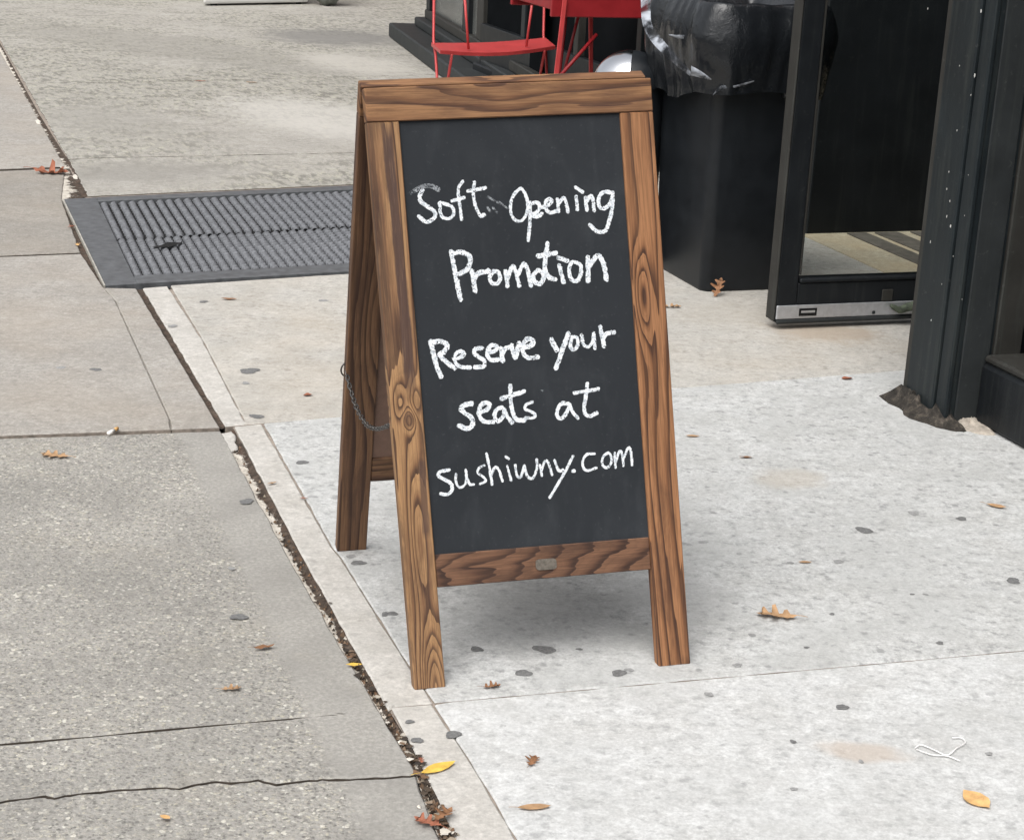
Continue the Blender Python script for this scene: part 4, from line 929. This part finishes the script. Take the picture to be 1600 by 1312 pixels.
F = [(j*NR+k, (j+1)*NR+k, (j+1)*NR+(k+1) % NR, j*NR+(k+1) % NR) for j in range(NP-1) for k in range(NR)]
liner = mesh_obj('bin_liner', V, F, M['bag'], bin_, True); liner['label'] = 'shiny black plastic liner folded over the rim'
kv = []
V = []; F = []
for k in range(5):
    c = Vector((-0.045+random.uniform(-.012, .012), -0.235+random.uniform(-.03, .03), BH-0.225+random.uniform(-.03, .02))); r = random.uniform(0.016, 0.026); b = len(V)
    for i in range(7):
        for j in range(10):
            th, ph = math.pi*i/6, 2*math.pi*j/10; q = Vector((math.sin(th)*math.cos(ph), math.sin(th)*math.sin(ph), math.cos(th)))
            V.append(c+q*r*(1+0.5*mnoise.noise(q*2.2+Vector((k, 0, 0)))))
    F += [(b+i*10+j, b+i*10+(j+1) % 10, b+(i+1)*10+(j+1) % 10, b+(i+1)*10+j) for i in range(6) for j in range(10)]
mesh_obj('liner_knot', V, F, M['bag'], bin_, True)

t = NT('liner_film_painted_highlight'); v = t.coord(); nf = t.noise(t.mapping(v, (14, 14, 14)), 1.0, 3, 0.6, 0.5)  # pale streaks paint the bag's highlights into the film colour
tp = t.n.new('ShaderNodeBsdfTransparent'); tp.inputs[0].default_value = (0.75, 0.77, 0.8, 1)
t.done(t.ramp(nf, [(0.40, (0.03, 0.033, 0.04)), (0.62, (0.42, 0.45, 0.50))]), 0.25, t.bump(nf, 0.25, 0.006), 0, 0.6)
mx = t.n.new('ShaderNodeMixShader'); t.l.new(t.ramp(nf, [(0.38, 0.25), (0.58, 0.95)]), mx.inputs[0]); t.l.new(tp.outputs[0], mx.inputs[1]); t.l.new(t.b.outputs[0], mx.inputs[2]); t.l.new(mx.outputs[0], t.out.inputs[0])
M['filmglint'] = t.m
bo = Matrix.LocRotScale(bin_.location, bin_.rotation_euler.to_quaternion(), None).inverted()
def glint_strip(name, A, B, ya, yb, bulge=0.006):  # strip of liner carrying a painted highlight
    a = smoothpoly(A, 8); b = smoothpoly(B, 8); n = len(a); V = []; F = []; m = 5
    for i in range(n):
        y = ya+(yb-ya)*i/(n-1); p, q = AtY(*a[i], y), AtY(*b[i], y-0.015)
        for k in range(m):
            f_ = k/(m-1); w = p.lerp(q, f_); w.y -= bulge*math.sin(math.pi*f_)+0.004*mnoise.noise(Vector((i*.5, k*.7, ya))); V.append(bo @ w)
    F = [(i*m+k, i*m+k+1, (i+1)*m+k+1, (i+1)*m+k) for i in range(n-1) for k in range(m-1)]
    mesh_obj(name, V, F, M['filmglint'], bin_, True)
glint_strip('liner_edge_glint', [(1001, -4), (1004, 38), (1020, 68), (1050, 97), (1078, 119)], [(1017, -4), (1018, 36), (1034, 60), (1058, 88), (1079, 112)], 6.18, 5.84)
glint_strip('liner_edge_glint', [(1079, 118), (1095, 122), (1111, 126)], [(1080, 103), (1096, 112), (1112, 124)], 5.84, 5.83)
glint_strip('liner_crease_glint', [(1113, 152), (1124, 145), (1146, 140), (1178, 128)], [(1114, 148), (1126, 134), (1146, 134), (1178, 126)], 5.85, 5.87)
glint_strip('liner_crease_glint', [(1045, 56), (1058, 60), (1068, 61)], [(1045, 54), (1058, 55), (1069, 55)], 5.98, 5.93)
glint_strip('liner_crease_glint', [(1174, 40), (1180, 52), (1184, 64)], [(1179, 40), (1184, 52), (1186, 64)], 5.88, 5.88)

# ------------------------------------------------------------------ slim round bin with a domed lid behind the sign
M['chrome'] = plain('polished_steel', (0.75, 0.76, 0.78), 0.14, 1.0, 0.05, 5)
dy_ = 6.32
dc = AtY(986, 140, dy_); dtop = AtY(986, 80, dy_).z; dr = 0.122
dbin = empty('dome_lid_bin', Vector((dc.x, dy_+0.02, 0)), R(-20)); tag(dbin, 'slim black round bin with a silver domed lid just behind the sign', 'trash bin')
def lathe(prof, n=40, a0=0, a1=360):
    V = []; F = []; full = abs(a1-a0) >= 360; m = n if full else n+1
    for r, z in prof:
        for k in range(m):
            a = R(a0+(a1-a0)*k/n); V.append((r*math.cos(a), r*math.sin(a), z))
    for j in range(len(prof)-1):
        for k in range(n): k2 = (k+1) % m; F.append((j*m+k, j*m+k2, (j+1)*m+k2, (j+1)*m+k))
    return V, F
V, F = lathe([(0.0, 0.0), (dr*0.86, 0.0), (dr*0.9, 0.01), (dr, dtop-dr*0.95), (dr*0.98, dtop-dr*0.9), (0, dtop-dr*0.9)]); mesh_obj('bin_body', V, F, M['binp'], dbin, True)
zb = dtop-dr*0.93
pd = [(dr*1.06*math.cos(R(a)), zb+dr*0.93*math.sin(R(a))) for a in range(0, 91, 6)]
V, F = lathe(pd, 30, -75, 150); mesh_obj('hood', V, F, M['binp'], dbin, True)
V, F = lathe([(r*1.012, z+0.001) for r, z in pd], 20, 152, 284); mesh_obj('lid', V, F, M['chrome'], dbin, True)

# ------------------------------------------------------------------ red folding chair and table
M['red'] = plain('red_painted_steel', (0.47, 0.055, 0.055), 0.4, 0, 0.12, 15)
M['darkred'] = plain('dark_red_painted_steel', (0.26, 0.014, 0.018), 0.45, 0, 0.12, 15)
sFL, sFR, sBR, sBL = G(688, 79, 0.45), G(868, 72, 0.45), G(852, 59, 0.45), G(674, 67, 0.45)
def rod(name, pts, r, mat, par, org):
    V, F = tube([Vector(p)-org for p in pts], r, 8); return mesh_obj(name, V, F, mat, par, True)
def chair(label, FL, FR, BRr, BL, group):
    o = (FL+FR+BRr+BL)/4; o.z = 0
    c = empty('folding_chair', o); tag(c, label, 'chair', group); S = lambda p, z: Vector((p.x, p.y, z))
    fx = (FR-FL).normalized(); by = (BL-FL).normalized()
    # dished steel seat
    V = []; F = []; nx, ny = 12, 4
    for top in (1, 0):
        for j in range(ny+1):
            for i in range(nx+1):
                a, b = i/nx, j/ny; p = (FL*(1-a)+FR*a)*(1-b)+(BL*(1-a)+BRr*a)*b
                V.append(Vector((p.x, p.y, 0.45-0.020*math.sin(math.pi*a)*(1-0.5*b)-(0 if top else 0.016)))-o)
    m = (nx+1)*(ny+1)
    for j in range(ny):
        for i in range(nx):
            a = j*(nx+1)+i; F.append((a, a+1, a+nx+2, a+nx+1)); F.append((m+a, m+a+nx+1, m+a+nx+2, m+a+1))
    for i in range(nx): F.append((i, m+i, m+i+1, i+1)); a = ny*(nx+1)+i; F.append((a, a+1, m+a+1, m+a))
    for j in range(ny): a = j*(nx+1); F.append((a, a+nx+1, m+a+nx+1, m+a)); a += nx; F.append((a, m+a, m+a+nx+1, a+nx+1))
    mesh_obj('seat', V, F, M['red'], c)
    for P, Q, sx in ((FL, BL, 1), (FR, BRr, -1)):
        ins = fx*(0.03*sx)
        rod('upright', [S(Q+ins*0.4, 0.94)+by*0.07, S(Q+ins*0.4, 0.46), S(Q.lerp(P, 0.3)+ins*0.4, 0.40), S(P-by*0.04+ins*0.6, 0.0)], 0.0066, M['red'], c, o)
        rod('leg', [S(P+ins*2.2, 0.43), S(P.lerp(Q, .5)+ins*2.2, 0.22), S(Q+by*0.05+ins*2.2, 0.0)], 0.0066, M['red'], c, o)
        rod('arm_support', [S(P.lerp(Q, 0.15)+fx*0.17*sx, 0.445), S(P.lerp(Q, 0.2)+fx*0.14*sx, 0.68)], 0.0062, M['red'], c, o)
    rod('stretcher', [S(BL+fx*0.08+by*0.03, 0.08), S(BRr-fx*0.08+by*0.03, 0.08)], 0.007, M['red'], c, o)
    for z in (0.80, 0.88):
        bm = bmesh.new(); q0, q1 = S(BL, z)+by*0.06, S(BRr, z)+by*0.06
        hexa(bm, [p-o for p in (q0, q1, q1+by*.012, q0+by*.012)]+[p-o+Vector((0, 0, .06)) for p in (q0, q1, q1+by*.012, q0+by*.012)]); bevel(bm, 0.003); bm_obj('back_slat', bm, M['red'], c)
chair('bright red metal folding chair in front of the far shop window', sFL, sFR, sBR, sBL, None)
tz = 0.66
tFL, tFR = G(861, 27, tz), G(1000, 21, tz)
tfx = FI.copy(); tby = FE.copy(); tw = 0.45; to = tFL+tfx*tw/2+tby*0.28; to.z = 0
tab = empty('folding_table', to); tag(tab, 'dark red metal folding table between the red chair and the black bin', 'table')
def tbox(name, x0, x1, y0, y1, z0, z1, mat):
    bm = bmesh.new(); P = lambda a, b, z: Vector((tFL.x, tFL.y, 0))+tfx*a+tby*b+Vector((0, 0, z))-to
    cs = [(x0, y0), (x1, y0), (x1, y1), (x0, y1)]; hexa(bm, [P(a, b, z0) for a, b in cs]+[P(a, b, z1) for a, b in cs]); bevel(bm, 0.004); return bm_obj(name, bm, mat, tab)
tbox('apron', 0, tw, 0, 0.02, tz, tz+0.10, M['darkred']); tbox('apron', 0, tw, 0.54, 0.56, tz, tz+0.10, M['darkred'])
tbox('apron', 0.0, 0.02, 0.021, 0.539, tz+0.03, tz+0.10, M['darkred']); tbox('apron', tw-0.02, tw, 0.021, 0.539, tz+0.03, tz+0.10, M['darkred'])
tbox('table_top', -0.01, tw+0.01, -0.01, 0.57, tz+0.1005, tz+0.118, M['darkred'])
TP = lambda a, b, z: Vector((tFL.x, tFL.y, 0))+tfx*a+tby*b+Vector((0, 0, z))
def flatbar(name, p, q, w, th, mat):
    bm = bmesh.new(); d = (q-p).normalized(); s = tfx; s = (s-d*s.dot(d)).normalized()*w/2; u = d.cross(s).normalized()*th/2
    hexa(bm, [x-to for x in (p-s-u, p+s-u, p+s+u, p-s+u, q-s-u, q+s-u, q+s+u, q-s+u)]); bevel(bm, 0.0015); return bm_obj(name, bm, mat, tab)
flatbar('leg', TP(0.055, -0.012, tz+0.08), TP(-0.01, -0.05, 0.0), 0.020, 0.008, M['red'])
flatbar('leg', TP(tw-0.055, 0.572, tz+0.08), TP(tw+0.01, 0.61, 0.0), 0.020, 0.008, M['red'])
rod('brace', [TP(0.185, 0.30, tz+0.05), TP(0.215, 0.45, 0.30), TP(0.20, 0.50, 0.0)], 0.007, M['darkred'], tab, to)
rod('brace', [TP(0.255, 0.30, tz+0.05), TP(0.225, 0.45, 0.30), TP(0.23, 0.50, 0.0)], 0.007, M['darkred'], tab, to)
rod('brace', [TP(0.235, 0.05, 0.585), TP(-0.005, 0.02, 0.33)], 0.008, M['darkred'], tab, to)

# ------------------------------------------------------------------ things at the far end of the walk
M['white'] = plain('white_painted_metal', (0.75, 0.75, 0.73), 0.5, 0, 0.06, 10)
w0, w1 = G(318, 10), G(482, 7); wd = (w1-w0).normalized(); wb = Vector((w0.x+w1.x, w0.y+w1.y, 0)).normalized(); ww = (w1-w0).length
wc = empty('white_cabinet', (w0+w1)/2); tag(wc, 'white metal cabinet on short feet at the top edge of the photo', 'cabinet')
def wbox(name, x0, x1, y0, y1, z0, z1, mat, bw):
    bm = bmesh.new(); P = lambda a, b, z: wd*(a-ww/2)+wb*b+Vector((0, 0, z)); cs = [(x0, y0), (x1, y0), (x1, y1), (x0, y1)]
    hexa(bm, [P(a, b, z0) for a, b in cs]+[P(a, b, z1) for a, b in cs]); bevel(bm, bw, 2); bm_obj(name, bm, mat, wc)
wbox('cabinet_body', 0, ww, 0, 0.5, 0.014, 0.95, M['white'], 0.02); wbox('door', 0.03, ww/2-0.01, -0.012, -0.0005, 0.08, 0.9, M['white'], 0.004); wbox('door', ww/2+0.01, ww-0.03, -0.012, -0.0005, 0.08, 0.9, M['white'], 0.004)
for x in (0.06, ww-0.12):
    for y in (0.04, 0.40): wbox('foot', x, x+0.06, y, y+0.06, 0, 0.0138, M['paint2'], 0.002)
M['sack'] = plain('grey_green_sack', (0.16, 0.17, 0.15), 0.6, 0, 0.4, 30, 0.01)
sp_ = G(515, 9); V = []; F = []
for i in range(15):
    for j in range(24):
        th, ph = math.pi*i/14, 2*math.pi*j/24; q = Vector((math.sin(th)*math.cos(ph), math.sin(th)*math.sin(ph), math.cos(th))); r = 1+0.22*mnoise.noise(q*2.3)+0.1*mnoise.noise(q*6)
        pz = 0.27+0.27*q.z*r*(1.15 if q.z > 0 else 1.0); V.append((0.15*q.x*r*(1-0.45*max(0, q.z)**2), 0.15*q.y*r*(1-0.45*max(0, q.z)**2), max(0.0, pz)))
F = [(i*24+j, (i+1)*24+j, (i+1)*24+(j+1) % 24, i*24+(j+1) % 24) for i in range(14) for j in range(24)]
sk = mesh_obj('filled_sack', V, F, M['sack'], None, True); sk.location = (sp_.x, sp_.y, 0); tag(sk, 'lumpy grey sack standing beside the white cabinet', 'sack')

# ------------------------------------------------------------------ fallen leaves and litter
def leafmat(name, col, vein):
    t = NT(name); v = t.coord(); n = t.noise(v, 40, 4, 0.6); n2 = t.noise(v, 150, 3)
    c = t.mix(t.ramp(n, [(0.3, 0), (0.7, 1)]), tuple(x*0.6 for x in col), tuple(min(1, x*1.25) for x in col)); c = t.mix(t.ramp(n2, [(0.6, 0), (0.75, 0.5)]), c, vein)
    return t.done(c, 0.7, t.bump(n2, 0.3, 0.001), 0, 0.3)
LM = {'brown': leafmat('dry_brown_leaf', (0.26, 0.13, 0.065), (0.12, 0.06, 0.03)), 'tan': leafmat('dry_tan_leaf', (0.42, 0.26, 0.14), (0.25, 0.14, 0.07)),
      'yellow': leafmat('yellow_leaf', (0.72, 0.47, 0.09), (0.5, 0.32, 0.06)), 'orange': leafmat('orange_leaf', (0.66, 0.40, 0.17), (0.38, 0.20, 0.08)), 'red': leafmat('red_brown_leaf', (0.32, 0.12, 0.07), (0.16, 0.06, 0.035)),
      'dark': leafmat('dark_rotted_leaf', (0.07, 0.06, 0.055), (0.04, 0.035, 0.03))}
oak = [(0, 0.02), (0.08, 0.09), (0.14, 0.07), (0.22, 0.22), (0.30, 0.20), (0.33, 0.08), (0.42, 0.10), (0.52, 0.36), (0.60, 0.33), (0.60, 0.12), (0.68, 0.12), (0.80, 0.26), (0.85, 0.22), (0.83, 0.10), (0.92, 0.07), (1.0, 0.0)]
oval = [(0, 0.02), (0.08, 0.07), (0.2, 0.20), (0.35, 0.30), (0.5, 0.33), (0.65, 0.29), (0.8, 0.19), (0.92, 0.08), (1.0, 0.0)]
thin = [(0, 0.015), (0.1, 0.07), (0.3, 0.15), (0.5, 0.175), (0.7, 0.14), (0.88, 0.06), (1.0, 0.0)]
def leaf(u, v, px, kind, mat, ang, label, curl=0.25, tilt=0.0, stem=True, z=0.003, name='fallen_leaf', lift=0.0):
    c = G(u, v); L_ = px*(c-CP).length/FPX
    prof = {'oak': oak, 'oval': oval, 'thin': thin}[kind]; V = []; F = []; sd_ = random.uniform(0, 50)
    W3 = 3
    for (x, w) in prof:
        for k in range(-W3, W3+1):
            y = w*k/W3*(1 if k > 0 else 0.92+0.1*math.sin(x*9))
            zz = curl*(0.9*y*y*2.2+0.35*(x-0.5)**2)+0.05*curl*mnoise.noise(Vector((x*4, y*6, sd_)))*2
            V.append([(x-0.5)*L_, y*L_, zz*L_])
    m = 2*W3+1
    for i in range(len(prof)-1):
        for k in range(m-1): F.append((i*m+k, (i+1)*m+k, (i+1)*m+k+1, i*m+k+1))
    Rm = Matrix.Rotation(R(ang), 4, 'Z') @ Matrix.Rotation(tilt, 4, 'Y') @ Matrix.Rotation(random.uniform(-.12, .12), 4, 'X')
    V = [Rm @ Vector(p) for p in V]; zm = min(p.z for p in V); V = [p-Vector((0, 0, zm)) for p in V]
    if stem:
        b = len(V); s0 = V[W3].copy(); sdv = (Rm.to_3x3() @ Vector((-1, 0.15, 0))).normalized(); ps = [s0, s0+sdv*0.14*L_+Vector((0, 0, 0.01*L_)), s0+sdv*0.28*L_]
        for p in ps: p.z = max(p.z, 0.0012)
        TV, TF = tube(ps, 0.008*L_, 5); V += TV; F += [tuple(i+b for i in f) for f in TF]
    o = mesh_obj(name, V, F, LM[mat], None, True); o.location = (c.x, c.y, z+lift); tag(o, label, 'leaf', 'fallen leaves on the sidewalk'); return o
leaf(685, 1202, 66, 'thin', 'yellow', 40, 'bright yellow narrow leaf lying beside the dirt joint near the bottom', 0.2)
leaf(1525, 1251, 58, 'oval', 'orange', 118, 'orange oval leaf alone on the pale slab at bottom right', 0.2, stem=False)
leaf(1212, 965, 62, 'oak', 'tan', 175, 'tan curled oak leaf with a stem right of the sign foot', 0.7)
leaf(768, 1075, 30, 'oak', 'brown', 20, 'small brown curled leaf just right of the front left foot', 0.9)
leaf(832, 1191, 36, 'oak', 'brown', 75, 'brown lobed leaf on the pale slab below the sign', 0.6)
leaf(835, 1263, 52, 'thin', 'tan', 12, 'pale narrow dry leaf near the bottom edge below the sign', 0.3)
leaf(668, 1287, 50, 'oak', 'red', 150, 'red brown oak leaf in the dirt joint, left one at the bottom edge', 0.6)
leaf(693, 1281, 48, 'oak', 'brown', 60, 'lighter brown oak leaf in the dirt joint, right one at the bottom edge', 0.6, lift=0.006)
leaf(361, 1078, 32, 'oak', 'tan', 15, 'small tan lobed leaf on the pebbly slab above the straight groove', 0.5)
leaf(553, 1041, 26, 'thin', 'yellow', 10, 'yellowish sliver of leaf at the left rim of the dirt joint', 0.5, stem=False)
leaf(258, 1279, 20, 'oval', 'orange', 150, 'tiny orange leaf on the pebbly slab below the crack', 0.4, stem=False)
leaf(85, 713, 46, 'oak', 'tan', 170, 'faded tan leaf pressed flat near the left edge of the pebbly slab', 0.3)
leaf(413, 1014, 34, 'thin', 'brown', 25, 'thin brown curled leaf on the pebbly slab left of the joint', 1.2)
leaf(80, 272, 52, 'oak', 'red', 10, 'crumpled rust red leaf at the far left by the white mortar', 0.9)
lf = leaf(1122, 462, 34, 'oak', 'brown', 62, 'brown leaf standing upright against the foot of the black bin', 1.0, tilt=-0.9)
leaf(1050, 481, 30, 'oak', 'tan', 10, 'tan leaf on the ground between the sign and the black bin', 0.5)
leaf(1082, 683, 22, 'thin', 'tan', 5, 'small pale leaf scrap right of the sign at mid height', 0.5, stem=False)
leaf(1166, 716, 24, 'thin', 'brown', 5, 'small brown sliver of leaf left of the tan stain', 0.6, stem=False)
leaf(1556, 793, 32, 'thin', 'tan', -25, 'narrow tan leaf near the right edge below the dark wall', 0.6)
leaf(481, 619, 16, 'oval', 'red', 30, 'tiny dark red leaf scrap left of the chain', 0.8, stem=False)
leaf(1323, 593, 20, 'oval', 'red', 20, 'small reddish leaf scrap left of the pillar foot', 0.5, stem=False)
leaf(1258, 880, 22, 'thin', 'tan', 10, 'pale brown leaf scrap above the tan curled oak leaf', 0.4, stem=False)
leaf(358, 469, 24, 'thin', 'brown', 5, 'thin brown leaf scrap just below the ribbed hatch cover', 0.5, stem=False)
leaf(395, 130, 20, 'thin', 'tan', 5, 'pale leaf scrap on the far slab above the hatch cover, right one', 0.4, stem=False)
leaf(313, 128, 18, 'thin', 'red', 12, 'reddish leaf scrap on the far slab above the hatch cover, left one', 0.4, stem=False)
leaf(425, 757, 18, 'thin', 'tan', 40, 'pale scrap of leaf on the smooth margin left of the rear leg', 0.5, stem=False)
leaf(475, 780, 16, 'thin', 'red', 10, 'reddish scrap of leaf on the score line left of the rear leg', 0.5, stem=False)
leaf(112, 356, 16, 'oak', 'red', 60, 'rusty leaf scrap against the hatch cover edge, upper one', 0.7, stem=False)
leaf(121, 384, 16, 'oak', 'orange', 100, 'rusty orange leaf scrap against the hatch cover edge, lower one', 0.7, stem=False)
leaf(658, 1190, 18, 'oak', 'red', 100, 'red brown leaf scrap in the joint just left of the yellow leaf', 0.6, stem=False)
# cigarette end
cb = empty('cigarette_end', G(175, 678)); tag(cb, 'white cigarette end with tan filter on the left cross joint', 'cigarette end')
d_ = (G(183, 673)-G(167, 682)).normalized(); 
M['paper'] = plain('cigarette_paper', (0.78, 0.76, 0.72), 0.8); M['filter'] = plain('tan_filter', (0.62, 0.36, 0.13), 0.8)
V, F = tube([Vector((0, 0, .0065))-d_*0.017, Vector((0, 0, .0065))+d_*0.010], 0.0045, 10); mesh_obj('paper_roll', V, F, M['paper'], cb, True)
V, F = tube([Vector((0, 0, .0065))+d_*0.0102, Vector((0, 0, .0065))+d_*0.026], 0.0046, 10); mesh_obj('filter_tip', V, F, M['filter'], cb, True)
# white string
pts = [(1430, 1168), (1440, 1163), (1462, 1172), (1480, 1179), (1495, 1168), (1508, 1160), (1502, 1152), (1488, 1152)]
M['string'] = plain('white_string', (0.8, 0.79, 0.77), 0.9)
V, F = tube(smoothpoly([tuple(G(u, v, 0.004)) for u, v in pts], 6), 0.0011, 6)
s2, f2 = tube(smoothpoly([tuple(G(u, v, 0.004)) for u, v in [(1432, 1170), (1455, 1178), (1480, 1180.5), (1500, 1188)]], 6), 0.0009, 6)
b = len(V); V += s2; F += [tuple(i+b for i in f) for f in f2]; oc = G(1475, 1172)
st_ = mesh_obj('string', [Vector(p)-oc for p in V], F, M['string'], None, True); st_.location = oc; tag(st_, 'short piece of white string looped on the bright slab at lower right', 'string')
